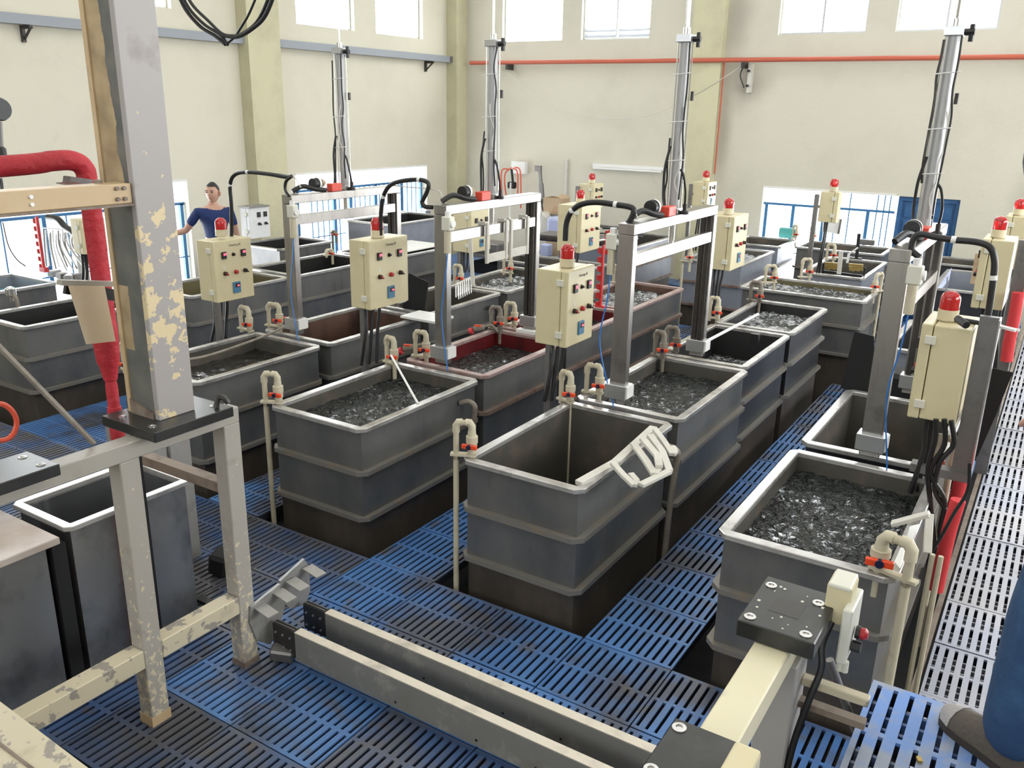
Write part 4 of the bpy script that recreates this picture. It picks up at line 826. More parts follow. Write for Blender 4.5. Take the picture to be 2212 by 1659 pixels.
# overflow pipes on tank sides
for i, (x, y, lab, m_) in enumerate(((-3.33, 4.72, 'grey overflow bend on the side of the tank with the white rod', 'pvc_dirty'), (-1.82, 4.74, 'grey overflow bend on the side of the empty tank', 'pvc_dirty'), (-4.88, 7.35, 'dark overflow bend on a back tank', 'steel_dark'))):
    MB().tube(smooth_path([(x-0.06, y-0.02, 0.68), (x+0.0, y, 0.695), (x+0.045, y+0.01, 0.67), (x+0.045, y+0.01, 0.60), (x+0.03, y, 0.3), (x+0.02, y, -0.1)]), 0.02, 10).build('overflow_pipe', m_, label=lab, cat='pipe', smooth=True)
# ---------------- left foreground machine frame ----------------
X1, X0 = -3.04, -3.125
t = thing('machine_stand', (X1, 1.6, 0), 'chipped grey and cream box section frame in the left foreground', 'frame')
MB().box(X0, X1, 0.2, 2.49, 1.275, 1.35).build('top_rail', 'frame_paint', t, bevel=0.004)
MB().box(X0, X1, 2.40, 2.49, 0.0, 1.275).build('post', 'frame_paint', t, bevel=0.004)
MB().box(X0, X1, 1.88, 1.97, 0.0, 1.275).build('post', 'frame_paint', t, bevel=0.004)
MB().box(X0, X1, 1.97, 2.40, 0.31, 0.40).build('lower_rail', 'frame_cream', t, bevel=0.004)
MB().box(X0, X1, 0.9, 1.88, 0.31, 0.40).build('lower_rail', 'frame_cream', t, bevel=0.004)
MB().box(X0-0.62, X0, 2.41, 2.47, 0.925, 0.975).build('cross_angle', 'angle_rust', t)
MB().box(X0-0.003, X1+0.003, 1.877, 1.973, -0.02, 0.05).build('foot', 'beam_tan', t)
MB().box(X0-0.003, X1+0.003, 2.397, 2.493, -0.02, 0.03).build('foot', 'angle_rust', t)
def plate(x0, x1, y0, y1, z, label, bolts, th=0.03):
    p = thing('mounting_plate', ((x0+x1)/2, (y0+y1)/2, z), label, 'plate')
    MB().box(x0, x1, y0, y1, z, z+th).build('plate', 'black_plate', p, bevel=0.003)
    for bx_, by_ in bolts: MB().lathe((bx_, by_, z+th), [(0.016, -0.002), (0.016, 0.003), (0.008, 0.004), (0.008, 0.001)], 14).build('bolt', 'steel_bright', p)
    return p
plate(-3.30, -2.945, 1.985, 2.385, 1.352, 'black plate under the big painted column', [(-3.02, 2.03), (-3.02, 2.34), (-3.22, 2.03)], 0.045)
plate(-3.17, -2.955, 1.30, 1.595, 1.352, 'grey black plate with bolts at the left picture edge', [(-3.12, 1.55), (-3.0, 1.55)], 0.045)
# column on the plate
t = thing('steel_column', (-3.13, 2.18, 1.397), 'big grey column with peeling cream paint in the left foreground', 'column')
MB().box(-3.075, -3.045, 2.085, 2.262, 1.397, 4.6).build('front_flange', 'column_paint', t, bevel=0.003)
MB().box(-3.235, -3.075, 2.095, 2.25, 1.397, 4.6).build('side_section', 'column_side2', t)
MB().box(-3.26, -3.235, 2.085, 2.262, 1.397, 4.6).build('rear_flange', 'beam_tan', t, bevel=0.003)
MB().prism([(-3.235, 2.094, 1.397), (-3.08, 2.094, 1.397), (-3.08, 2.094, 1.42), (-3.235, 2.094, 1.46)], (0, -0.012, 0)).build('stiffener', 'angle_rust', t)
MB().tube(smooth_path([(-2.99, 2.33, 1.40), (-2.985, 2.34, 1.44), (-2.96, 2.35, 1.445), (-2.945, 2.36, 1.42)]), 0.012, 8).build('eye_bolt', 'steel_dark', label='dark eye bolt on the plate right of the big column', cat='bolt', smooth=True)
t = thing('side_beam', (-3.12, 1.1, 2.29), 'tan painted beam bolted to the left side of the big column', 'beam')
MB().box(-3.15, -3.06, -0.6, 2.084, 2.293, 2.368).build('beam', 'beam_tan', t, bevel=0.003)
for y in (1.69,):
    for z in (2.318, 2.344): MB().cyl((-3.06, y, z), (-3.054, y, z), 0.007, 10).build('bolt_head', 'paper', t)
for y in (2.02, 2.05):
    for z in (2.312, 2.352): MB().cyl((-3.06, y, z), (-3.05, y, z), 0.008, 8).build('bolt_head', 'angle_rust', t)
MB().box(-3.155, -3.05, -0.6, 2.084, 2.284, 2.293).build('bottom_flange', 'angle_rust', t)
# red lagged pipe with bracket
t = thing('lagged_pipe', (-3.6, 2.25, 1.15), 'fat red lagged pipe bending down behind the tan beam', 'pipe')
MB().tube(smooth_path([(-3.6, 0.8, 2.385), (-3.6, 1.9, 2.412), (-3.6, 2.10, 2.425), (-3.6, 2.19, 2.422), (-3.6, 2.235, 2.39), (-3.6, 2.245, 2.32), (-3.6, 2.25, 1.9), (-3.6, 2.25, 1.62)]), 0.042, 16).build('lagging', 'red_lagging', t, smooth=True)
MB().lathe((-3.6, 2.235, 1.15), [(0.032, 0.0), (0.033, 0.10), (0.031, 0.155), (0.026, 0.16), (0.027, 0.25), (0.024, 0.285), (0.030, 0.29), (0.040, 0.35), (0.050, 0.38), (0.056, 0.48), (0.056, 0.55), (0.04, 0.60)], 18).build('lower_sleeve', 'red_lagging', t, smooth=True)
MB().cyl((-3.6, 2.235, -0.4), (-3.6, 2.235, 1.15), 0.03, 12).build('riser', 'red_lagging', t, smooth=True)
t = thing('pipe_clamp', (-3.4, 2.12, 2.37), 'bent steel clamp where the red pipe meets the tan beam', 'bracket')
MB().prism([at(152, 381, 'x', -3.5), at(200, 388, 'x', -3.4), at(200, 403, 'x', -3.4), at(150, 396, 'x', -3.5)], (-0.05, 0, 0)).build('clamp_plate', 'steel_dull', t); MB().bar(at(138, 394, 'x', -3.45), at(192, 404, 'x', -3.3), 0.07, 0.004).build('thin_plate', 'steel', t)
MB().cyl((-3.14, 2.0, 2.33), (-3.14, 2.0, 2.38), 0.016, 8).build('nut', 'angle_rust', t)
# sheet holder behind the frame
t = thing('sheet_holder', (-3.45, 2.2, 0), 'black painted bar with arm holding a tan sheet', 'stand')
xp = -3.45
a = at(262, 612, 'x', xp); b = at(290, 935, 'x', xp)
MB().bar((xp, a.y, a.z), (xp, b.y-0.0, b.z-0.05), 0.03, 0.03).bar((xp, b.y, b.z-0.04), (xp, b.y, 0.0), 0.028, 0.028).build('upright', 'black', t)
a = at(128, 610, 'x', xp); b = at(272, 614, 'x', xp); MB().bar(a, b, 0.04, 0.022).build('arm', 'frame_paint', t)
MB().bar(at(140, 622, 'x', xp), at(265, 640, 'x', xp), 0.02, 0.05).build('arm_back', 'black', t)
P4 = [at(148, 617, 'x', xp+0.03), at(226, 618, 'x', xp+0.03), at(250, 737, 'x', xp+0.05), at(187, 744, 'x', xp+0.05)]
MB().prism(P4, (-0.004, 0, 0)).build('tan_sheet', 'tan_sheet', label='blank tan sheet hanging from the black arm in front of the red pipe', cat='sheet')
# slanting brace rod
a = at(-30, 720, 'x', -3.25); b = at(203, 958, 'x', -3.15)
MB().tube([a, b], 0.011, 8).build('brace_rod', 'pvc_dirty', label='thin slanting grey rod at the left edge above the frame', cat='rod', smooth=True)
MB().tube(pxpath([(-20, 872), (8, 874), (28, 890), (36, 912), (30, 935), (12, 950), (-20, 952)], 'x', -3.9, 6), 0.012, 8).build('orange_hose', 'hose_orange', label='orange hose loop at the left picture edge', cat='hose', smooth=True)
MB().box(-4.15, -3.95, 1.55, 2.0, 0.9, 0.93).build('grey_ledge', 'steel_dull', label='grey ledge the orange hose lies on at the left edge', cat='ledge')
# wall mounted-ish black gauge at left edge
t = thing('hanging_gauge', at(0, 235, 'x', -4.5), 'round black gauge on a stem cut by the left picture edge', 'gauge')
g = at(-4, 236, 'x', -4.5)
MB().lathe(g, [(0.05, -0.03), (0.055, -0.02), (0.055, 0.02), (0.05, 0.03)], 24, 'x').build('dial', 'black', t, smooth=True)
MB().tube([at(-2, 262, 'x', -4.5), at(2, 330, 'x', -4.5)], 0.014, 8).build('stem', 'steel_dull', t, smooth=True); MB().lathe(at(0, 330, 'x', -4.5), [(0.03, -0.03), (0.03, 0.02), (0.02, 0.03)], 10).build('nut', 'black', t)
MB().tube(smooth_path([at(1, 385, 'x', -4.2), at(4, 402, 'x', -4.2), at(6, 440, 'x', -4.2)]), 0.008, 6).build('lead', 'black', t)

# polished tank inside the frame, slab and grey machine box
TK['P'] = (-4.08, -3.6, 1.93, 2.62)
x0, x1, y0, y1 = TK['P']
t = thing('polished_tank', (-3.85, 2.25, -0.2), 'brushed steel tank with white rim inside the left foreground frame', 'tank')
MB().ring(x0+0.03, x1-0.03, y0+0.03, y1-0.03, -0.2, 0.785, 0.01).build('body', 'polished', t)
MB().cring(x0, x1, y0, y1, 0.775, 0.80, 0.045, 0.03).build('rim', 'tank_rim', t, bevel=0.003)
MB().ring(x0+0.045, x1-0.045, y0+0.045, y1-0.045, -0.1, 0.775, 0.006).box(x0+0.045, x1-0.045, y0+0.045, y1-0.045, -0.12, -0.1).build('liner', 'mirror_liner', t)
b = MB(); b.cyl((-3.70, 2.2, 0.0), (-3.70, 2.2, 0.7), 0.01, 8).cyl((-3.72, 2.24, 0.0), (-3.72, 2.24, 0.7), 0.01, 8).build('immersion_rods', 'alu', t)
MB().bar((-3.66, 2.06, 0.74), (-3.80, 1.99, 0.55), 0.014, 0.014).build('dark_strap', 'black', t)
MB().box(-4.4, -3.585, 1.3, 1.885, 0.75, 0.785).build('marble_slab', 'marble', label='brown veined marble slab beside the brushed steel tank', cat='slab', bevel=0.004)
t = thing('metal_cabinet', (-4.0, 1.6, 0), 'brushed metal cabinet carrying the marble slab', 'cabinet')
MB().box(-4.35, -3.63, 1.35, 1.84, -0.1, 0.75).build('body', 'polished', t, bevel=0.004)
MB().box(-3.63, -3.622, 1.44, 1.50, 0.50, 0.56).build('latch', 'brass', t)
MB().box(-3.95, -3.62, 1.86, 1.925, -0.1, 0.73).build('black_post', 'black_soft', label='black upright strip between the metal cabinet and steel tank', cat='post')
t = thing('machine_box', (-4.25, 2.9, 0), 'tall light grey machine housing behind the left frame', 'machine')
MB().box(-4.5, -4.14, 2.72, 3.02, 0.0, 0.92).build('housing', 'galvanised', t, bevel=0.004); MB().box(-4.138, -4.13, 2.86, 2.875, 0.05, 0.88).build('joint_strip', 'steel_dull', t)
MB().cbox((-3.86, 2.95, 0.08), (0.12, 0.14, 0.14), (0.1, 0.2, 0.4)).build('motor_block', 'black_soft', label='black motor block on the floor behind the left frame', cat='motor', bevel=0.02)
MB().box(-3.75, -3.4, 2.66, 2.71, 0.0, 0.02).build('floor_strap', 'black', label='dark strap lying on the floor behind the frame posts', cat='strap')
# corner housing at bottom left
t = thing('cream_housing', (-2.9, 1.0, 0), 'large cream painted housing in the bottom left picture corner', 'housing')
c0, c1, c2 = at(0, 1515, 'z', 0.62), at(232, 1690, 'z', 0.62), at(-260, 1700, 'z', 0.62)
c3 = at(-300, 1480, 'z', 0.62)
MB().prism([c0, c1, c2, c3], (0, 0, -0.05)).build('lid', 'frame_cream', t)
q = V((0, 0, -0.05)); e = (c2-c1).normalized()*0.02
MB().prism([c0+q+e, c1+q+e, c2+q, c3+q], (0, 0, -0.55)).build('base', 'frame_cream', t)
a, b = at(-10, 1600, 'z', 0.621), at(75, 1665, 'z', 0.621); MB().bar(a+V((0, 0, 0.001)), b+V((0, 0, 0.001)), 0.01, 0.004).build('seam', 'angle_rust', t)

# ---------------- two long beams and cradle ----------------
for y0, lab, extra in ((2.55, 'nearer of the two long grey square beams on the floor', 0.0), (2.76, 'farther of the two long grey square beams on the floor', 0.0)):
    t = thing('floor_beam', (-1.7, y0+0.045, 0.03), lab, 'beam')
    MB().box(-2.84, -0.52, y0, y0+0.05, 0.035, 0.194).build('tube', 'beam_grey', t, bevel=0.003)
    MB().box(-2.84, -0.52, y0+0.001, y0+0.049, 0.194, 0.197).build('top_face', 'beam_top', t)
    MB().box(-3.0, -2.84, y0+0.005, y0+0.045, 0.045, 0.195).build('splice_block', 'steel_dark', t, bevel=0.003)
    for k in range(2): MB().box(-2.99, -2.85, y0+0.012+0.018*k, y0+0.018+0.018*k, 0.195, 0.201).build('slot_strip', 'steel_dull', t)
    for i in range(3):
        for j in range(2): MB().cyl((-2.975+i*0.05, y0+0.006, 0.08+j*0.07), (-2.975+i*0.05, y0-0.002, 0.08+j*0.07), 0.006, 8).build('bolt_head', 'alu', t)
    for x in (-2.2, -1.75, -1.45): MB().cyl((x, y0+0.002, 0.07), (x, y0-0.003, 0.07), 0.006, 8).build('bolt_hole', 'black', t); 
for y0 in (2.47, 2.755):
    pass
t = thing('cradle_bracket', (-3.1, 2.8, 0), 'bent galvanised cradle plates at the left ends of the floor beams', 'bracket')
def pl(*px): return [at(x, y, 'z', z) for x, y, z in px]
def plx(x, *px): return [at(u, v, 'x', x) for u, v in px]
MB().prism(plx(-3.03, (541, 1312), (603, 1262), (618, 1300), (606, 1350), (585, 1392), (556, 1385), (540, 1345)), (-0.006, 0, 0)).build('side_plate', 'galvanised', t)
MB().prism(plx(-3.045, (603, 1256), (656, 1208), (668, 1222), (670, 1275), (662, 1305), (628, 1316), (604, 1292)), (-0.006, 0, 0)).build('side_plate', 'galvanised', t)
for u, v in ((560, 1308), (600, 1276), (628, 1252), (664, 1224)):
    q = at(u, v, 'x', -3.03); MB().bar(q, q+V((0.11, -0.01, -0.012)), 0.065, 0.006).build('tab', 'galvanised', t)
MB().bar(at(541, 1311, 'x', -3.03), at(603, 1261, 'x', -3.03), 0.016, 0.004).build('folded_edge', 'alu', t); MB().bar(at(603, 1255, 'x', -3.045), at(656, 1207, 'x', -3.045), 0.016, 0.004).build('folded_edge', 'alu', t)
MB().cbox((-2.93, 2.55, 0.045), (0.12, 0.07, 0.07), (0.2, 0.1, 0.5)).build('wood_block', 'steel_dull', label='small dark block wedged under the beam end', cat='block', bevel=0.01)
MB().cbox((-2.95, 2.66, 0.03), (0.10, 0.035, 0.05), (0, 0, 0.4)).build('grey_block', 'beam_grey', label='small grey block between the two floor beams', cat='block', bevel=0.004)

# ---------------- right foreground machine frame ----------------
Xa, Xb = -0.495, -0.405
t = thing('machine_stand', (-0.45, 1.8, 0), 'cream box section frame in the right foreground', 'frame')
MB().box(Xa, Xb, 0.4, 2.27, 1.275, 1.35).build('top_rail', 'rail_cream', t, bevel=0.004)
MB().box(Xa+0.01, Xb+0.015, 2.06, 2.19, 0.0, 1.275).build('post', 'paint_grey', t, bevel=0.004)
MB().box(Xa+0.01, Xb, 1.5, 1.58, 0.0, 1.275).build('post', 'paint_grey', t, bevel=0.004)
MB().bar((-0.45, 1.62, 1.27), (-0.45, 1.98, 0.75), 0.05, 0.05).build('brace', 'paint_grey', t)
MB().box(-0.39, -0.215, 2.14, 2.17, 1.175, 1.20).build('lower_rail', 'frame_cream', t, bevel=0.003)
MB().box(-0.39, -0.215, 2.14, 2.17, 1.105, 1.125).build('lower_rail', 'angle_rust', t)
MB().cyl(at(1792, 1425, 'y', 2.3), at(1848, 1580, 'y', 2.34), 0.012, 10).build('round_brace', 'steel_dull', t, smooth=True)
MB().box(Xa-0.02, Xb+0.03, 2.04, 2.21, -0.02, 0.03).build('foot', 'angle_rust', t)
plate(-0.545, -0.345, 2.00, 2.27, 1.352, 'upper black plate speckled with white flecks on the right frame', [(-0.52, 2.03), (-0.375, 2.03), (-0.385, 2.2), (-0.52, 2.22)], 0.05)
t = bpy.data.objects['mounting_plate.002'] if 'mounting_plate.002' in bpy.data.objects else None
rr = random.Random(5)
if t:
    for k in range(16):
        x, y = rr.uniform(-0.53, -0.36), rr.uniform(2.02, 2.24); s_ = rr.uniform(0.0015, 0.004)
        MB().box(x-s_, x+s_, y-s_, y+s_*1.4, 1.402, 1.4035).build('fleck', 'hinge_cream', t)
    MB().box(-0.49, -0.41, 2.09, 2.17, 1.402, 1.4026).build('worn_patch', 'steel_dark', t)
plate(-0.535, -0.395, 1.22, 1.56, 1.352, 'lower black plate with silver bolts at the bottom right', [(-0.515, 1.53), (-0.515, 1.38)], 0.04)
t = thing('cream_junction_box', (-0.36, 1.5, 1.3), 'cream plastic box at the bottom edge beside the lower black plate', 'box')
a = at(1590, 1640, 'z', 1.35)
MB().box(-0.392, -0.335, 1.40, 1.53, 1.28, 1.42).build('box', 'cabinet_cream', t, bevel=0.008, seg=2)
t = thing('switch_box', (-0.33, 2.25, 1.2), 'cream switch box with red button on the right foreground frame', 'switch')
MB().box(-0.37, -0.305, 2.20, 2.29, 1.355, 1.47).build('upper_box', 'cabinet_cream', t, bevel=0.006, seg=2)
MB().box(-0.366, -0.309, 2.197, 2.293, 1.462, 1.474).build('box_lid', 'hinge_cream', t, bevel=0.003)
MB().box(-0.315, -0.290, 2.16, 2.30, 1.265, 1.43).build('front_panel', 'hinge_cream', t, bevel=0.004)
MB().lathe((-0.285, 2.23, 1.335), [(0.018, 0), (0.018, 0.012)], 12, 'x').build('button_base', 'black', t)
MB().lathe((-0.273, 2.23, 1.335), [(0.015, 0), (0.017, 0.012), (0.010, 0.02)], 12, 'x').build('red_button', 'button_red', t, smooth=True)
MB().lathe((-0.288, 2.215, 1.30), [(0.016, 0), (0.016, 0.024)], 12, 'x').build('black_button', 'black', t)
MB().tube(smooth_path([(-0.345, 2.2, 1.36), (-0.355, 2.17, 1.30), (-0.345, 2.15, 1.24), (-0.36, 2.12, 1.15), (-0.38, 2.09, 1.0), (-0.385, 2.04, 0.8), (-0.385, 1.98, 0.6)]), 0.010, 8).build('lead', 'black', t, smooth=True)
for k in range(2): MB().cyl((-0.305+0.014*k, 2.18, 1.235), (-0.305+0.014*k, 2.18, 1.268), 0.009, 8).build('gland', 'hinge_cream', t)

# ---------------- blue platform where the visitor stands ----------------
ZP = 1.06
t = thing('blue_platform', (0.25, 1.4, 0), 'raised platform decked with bright blue slatted panels at bottom right', 'platform')
PMn = panel_mesh('platform_panel', 'grating_new', ribs=3, slot=0.0125)
for i in range(3):
    for j in range(5):
        o = bpy.data.objects.new('deck_panel', PMn); COL.objects.link(o); o.parent = t; o.location = V((-0.248+0.5*i, 1.96-0.5*j, ZP))-V(t['_o'])
for x in (-0.2, 0.5, 1.2):
    MB().box(x, x+0.04, -0.04, 2.44, ZP-0.11, ZP-0.055).build('joist', 'steel_dark', t)
for x in (-0.18, 1.18):
    for y in (0.0, 1.2, 2.38): MB().box(x, x+0.05, y, y+0.05, 0, ZP-0.11).build('leg', 'steel_dark', t)
MB().cbox((-0.075, 2.16, ZP+0.004), (0.012, 0.018, 0.008), (0, 0, .4)).build('yellow_chip', 'brass', label='tiny yellow chip stuck in a slot of the bright blue platform', cat='chip')

# ---------------- loose things on the tanks ----------------
# white hook frame lying over the empty tank
t = thing('hook_frame', (-1.9, 4.0, 0.82), 'white hook frame lying across the right rim of the empty tank', 'hook frame')
def P8(x, y, z=0.84): return at(x, y, 'z', z)
def flat(pts, w=0.03, th=0.02, nm='flat_bar', m='offwhite'):
    b = MB()
    for i in range(len(pts)-1): b.bar(pts[i], pts[i+1], w, th)
    b.build(nm, m, t, bevel=0.002)
flat([P8(1250, 1045, .80), P8(1330, 1000, .83), P8(1412, 925, .87)], 0.05, 0.03, 'spine')
flat([P8(1323, 1000, .87), P8(1345, 1025, .84), P8(1370, 1049, .82), P8(1376, 1040, .82), P8(1362, 1024, .83)], 0.035)
flat([P8(1368, 958, .88), P8(1395, 995, .86), P8(1413, 1024, .85), P8(1422, 1014, .85)], 0.04)
flat([P8(1388, 948, .90), P8(1420, 985, .88), P8(1424, 1008, .87)], 0.04)
flat([P8(1404, 940, .91), P8(1430, 975, .88), P8(1446, 1018, .85), P8(1384, 1048, .83)], 0.04)
flat([P8(1415, 928, .90), P8(1435, 955, .87), P8(1452, 982, .85), P8(1459, 975, .85), P8(1452, 965, .86)], 0.035)
# white rods
MB().tube([at(845, 768, 'z', 0.93), at(903, 872, 'z', 0.80)], 0.008, 8).build('white_rod', 'white_plastic', label='thin white tube leaning over the corner of the rippling tank', cat='tube', smooth=True)
t = thing('dosing_tube', (-2.0, 6.8, 0.85), 'long white tube reaching over the dark bubbling tank', 'tube')
MB().tube([at(1525, 738, 'z', 0.86), at(1637, 679, 'z', 0.84)], 0.014, 10).build('tube', 'white_plastic', t, smooth=True)
MB().box(-2.15, -2.08, 7.3, 7.36, 0.74, 0.84).build('support_block', 'black', t)
MB().tube(pxpath([(400, 778), (450, 768), (520, 745), (580, 722), (625, 700)], 'z', 0.83, 6), 0.011, 8).build('long_hose', 'pvc_dirty', label='thin dirty hose lying over the still dark tank', cat='hose', smooth=True)
MB().box(-3.90, -3.52, 6.24, 6.31, 0.80, 0.835).build('white_channel', 'white_plastic', label='white channel lying across the rear rim of the red lined tank', cat='channel', bevel=0.004)
# valves with red handwheels by the red tanks
for x, y, lab in ((at(1030, 705, 'z', .85).x, at(1030, 705, 'z', .85).y, 'red capped brass pump left of the red lined tank'), (at(612, 690, 'z', .84).x, at(612, 690, 'z', .84).y, 'rusty valve with red lever at the leftmost gantry foot'), (at(878, 755, 'z', .82).x, at(878, 755, 'z', .82).y, 'rusty hose coupling with orange lever behind the white rod')):
    t = thing('rusty_valve', (x, y, 0.8), lab, 'valve')
    MB().tube([(x-.03, y, .82), (x+.05, y+.05, .84)], 0.025, 10).build('body', 'pvc_dirty', t, smooth=True); MB().tube([(x-.03, y-.02, .81), (x-.055, y-.03, .80)], 0.03, 12).build('cap', 'red_bright', t, smooth=True)
    MB().tube(smooth_path([(x+.04, y+.03, .84), (x+.1, y+.08, .86), (x+.14, y+.12, .80)]), 0.010, 7).build('pipe', 'pvc_dirty', t, smooth=True)
    MB().bar((x-.01, y-.02, .86), (x+.05, y-.01, .865), .018, .014).build('lever', 'valve_orange', t)
# red toothed racks
def rack(px0, py0, px1, py1, z0, z1, label, x_or_y):
    a = at(px0, py0, *x_or_y); b = at(px1, py1, *x_or_y)
    t = thing('toothed_rack', tuple(b), label, 'rack')
    MB().bar(a, b, 0.018, 0.03).build('stem', 'red_paint', t)
    n = 7
    for k in range(n):
        c = a+(b-a)*(k+0.3)/n; h = (b-a).length/n*0.55
        MB().prism([c+V((-0.012, -0.004, 0)), c+V((-0.05, -0.02, 0)), c+V((-0.05, -0.02, -h)), c+V((-0.012, -0.004, -h*1.3))], (0.002, 0.014, 0)).build('tooth', 'red_paint', t)
    MB().cbox((b.x, b.y, b.z), (0.10, 0.05, 0.05)).build('foot_clip', 'red_paint', t)
rack(1304, 530, 1297, 665, 0, 0, 'red toothed rack standing on the rim between red lined tanks', ('y', 7.62))
rack(1317, 497, 1312, 545, 0, 0, 'red toothed rack farther back by the silver rail', ('y', 9.4))
rack(79, 468, 95, 582, 0, 0, 'red beaded rack before the left window', ('y', 5.1))
# looped white tubes
for k in range(7):
    x0_, y0_ = 985+4.5*k, 612-2.2*k
    MB().tube(smooth_path([at(x0_, y0_+30, 'z', .8), at(x0_, y0_+8, 'z', .84), at(x0_+2, y0_, 'z', .86), at(x0_+5, y0_+6, 'z', .85), at(x0_+6, y0_+34, 'z', .78)], 4), 0.006, 6).build('looped_tube', 'white_plastic', label='thin white looped tube hanging over the tank rim', cat='tube', group='white looped tubes on the back tank', smooth=True)
MB().tube([at(975, 618, 'z', .84), at(1022, 600, 'z', .85)], 0.008, 8).build('white_rail', 'white_plastic', label='short white rail carrying the looped tubes', cat='rail')
MB().bar(at(1014, 490, 'y', 7.66), at(1022, 618, 'y', 7.66), 0.045, 0.012).build('slotted_strip', 'offwhite', label='pale slotted upright strip in front of the far cream cabinet', cat='strip')
MB().box(-5.0, -4.6, 6.0, 6.28, 0.82, 0.84).build('white_tray', 'white_plastic', label='white tray on the tank rim left of the hooked gantry post', cat='tray')
# black sheets
MB().prism([at(883, 590, 'y', 6.45), at(925, 610, 'y', 6.45), at(915, 682, 'y', 6.45), at(868, 668, 'y', 6.45)], (0, 0.012, 0)).build('black_sheet', 'black_soft', label='black plastic sheet propped behind the second front cabinet', cat='sheet')
MB().prism([at(1846, 716, 'y', 6.36), at(1888, 727, 'y', 6.36), at(1890, 862, 'y', 6.36), at(1815, 838, 'y', 6.36)], (0, 0.012, 0)).build('black_sheet', 'black_soft', label='black sheet standing behind the tank of the rightmost gantry', cat='sheet')
MB().box(-1.0, -0.55, 6.95, 7.25, 0.0, 0.78).build('waste_bin', 'black_soft', label='dark bin between the legs of the rightmost gantry', cat='bin', bevel=0.03)
MB().prism([at(2120, 790, 'y', 5.3), at(2188, 805, 'y', 5.3), at(2150, 900, 'y', 5.3), at(2112, 985, 'y', 5.3), at(2075, 1010, 'y', 5.3)], (0, 0.012, 0)).build('black_sheet', 'black_soft', label='large black sheet hanging beside the pale walkway', cat='sheet')
# red lagging on the right
def sleeve(pts, y, label, r):
    MB().tube(pxpath(pts, 'y', y, 5), r, 12).build('red_sleeve', 'red_bright', label=label, cat='pipe lagging', smooth=True)
sleeve([(2108, 888), (2100, 930), (2085, 1000), (2070, 1060), (2055, 1120)], 4.95, 'red foam sleeve beside the rightmost cabinet stand', 0.036)
sleeve([(2070, 1080), (2052, 1140), (2038, 1200), (2022, 1275)], 4.4, 'red foam sleeve dropping to the floor by the pale walkway', 0.034)
sleeve([(2200, 632), (2192, 680), (2180, 740), (2174, 780)], 7.2, 'red foam sleeve beside the second right cabinet', 0.042)
MB().cbox(at(2136, 786, 'y', 5.45), (0.07, 0.07, 0.06)).build('rubber_bung', 'red_bright', label='red rubber cap by the black sheet on the right', cat='cap', bevel=0.02)
for k, (dx, lab) in enumerate(((0, 'outer pale conduit running down behind the nearest right tank'), (0.035, 'inner pale conduit running down behind the nearest right tank'))):
    MB().cyl((-0.245+dx, 4.0, -0.3), (-0.245+dx, 4.0, 0.78), 0.012, 8).build('conduit', 'pvc_cream', label=lab, cat='conduit', smooth=True)
# white angle bracket on the nearest right tank
t = thing('bent_bracket', (-0.35, 4.1, 0.8), 'pale bent bracket leaning on the right rim of the nearest right tank', 'bracket')
MB().bar(at(1926, 1132, 'z', .86), at(2008, 1110, 'z', .95), 0.05, 0.02).bar(at(2008, 1110, 'z', .95), at(2003, 1195, 'z', .80), 0.035, 0.02).build('angle', 'offwhite', t, bevel=0.003)
MB().prism([at(1965, 1140, 'z', .84), at(1985, 1135, 'z', .84), at(1942, 1235, 'z', .79), at(1930, 1220, 'z', .79)], (0.0, 0.0, 0.008)).build('web', 'white_plastic', t)
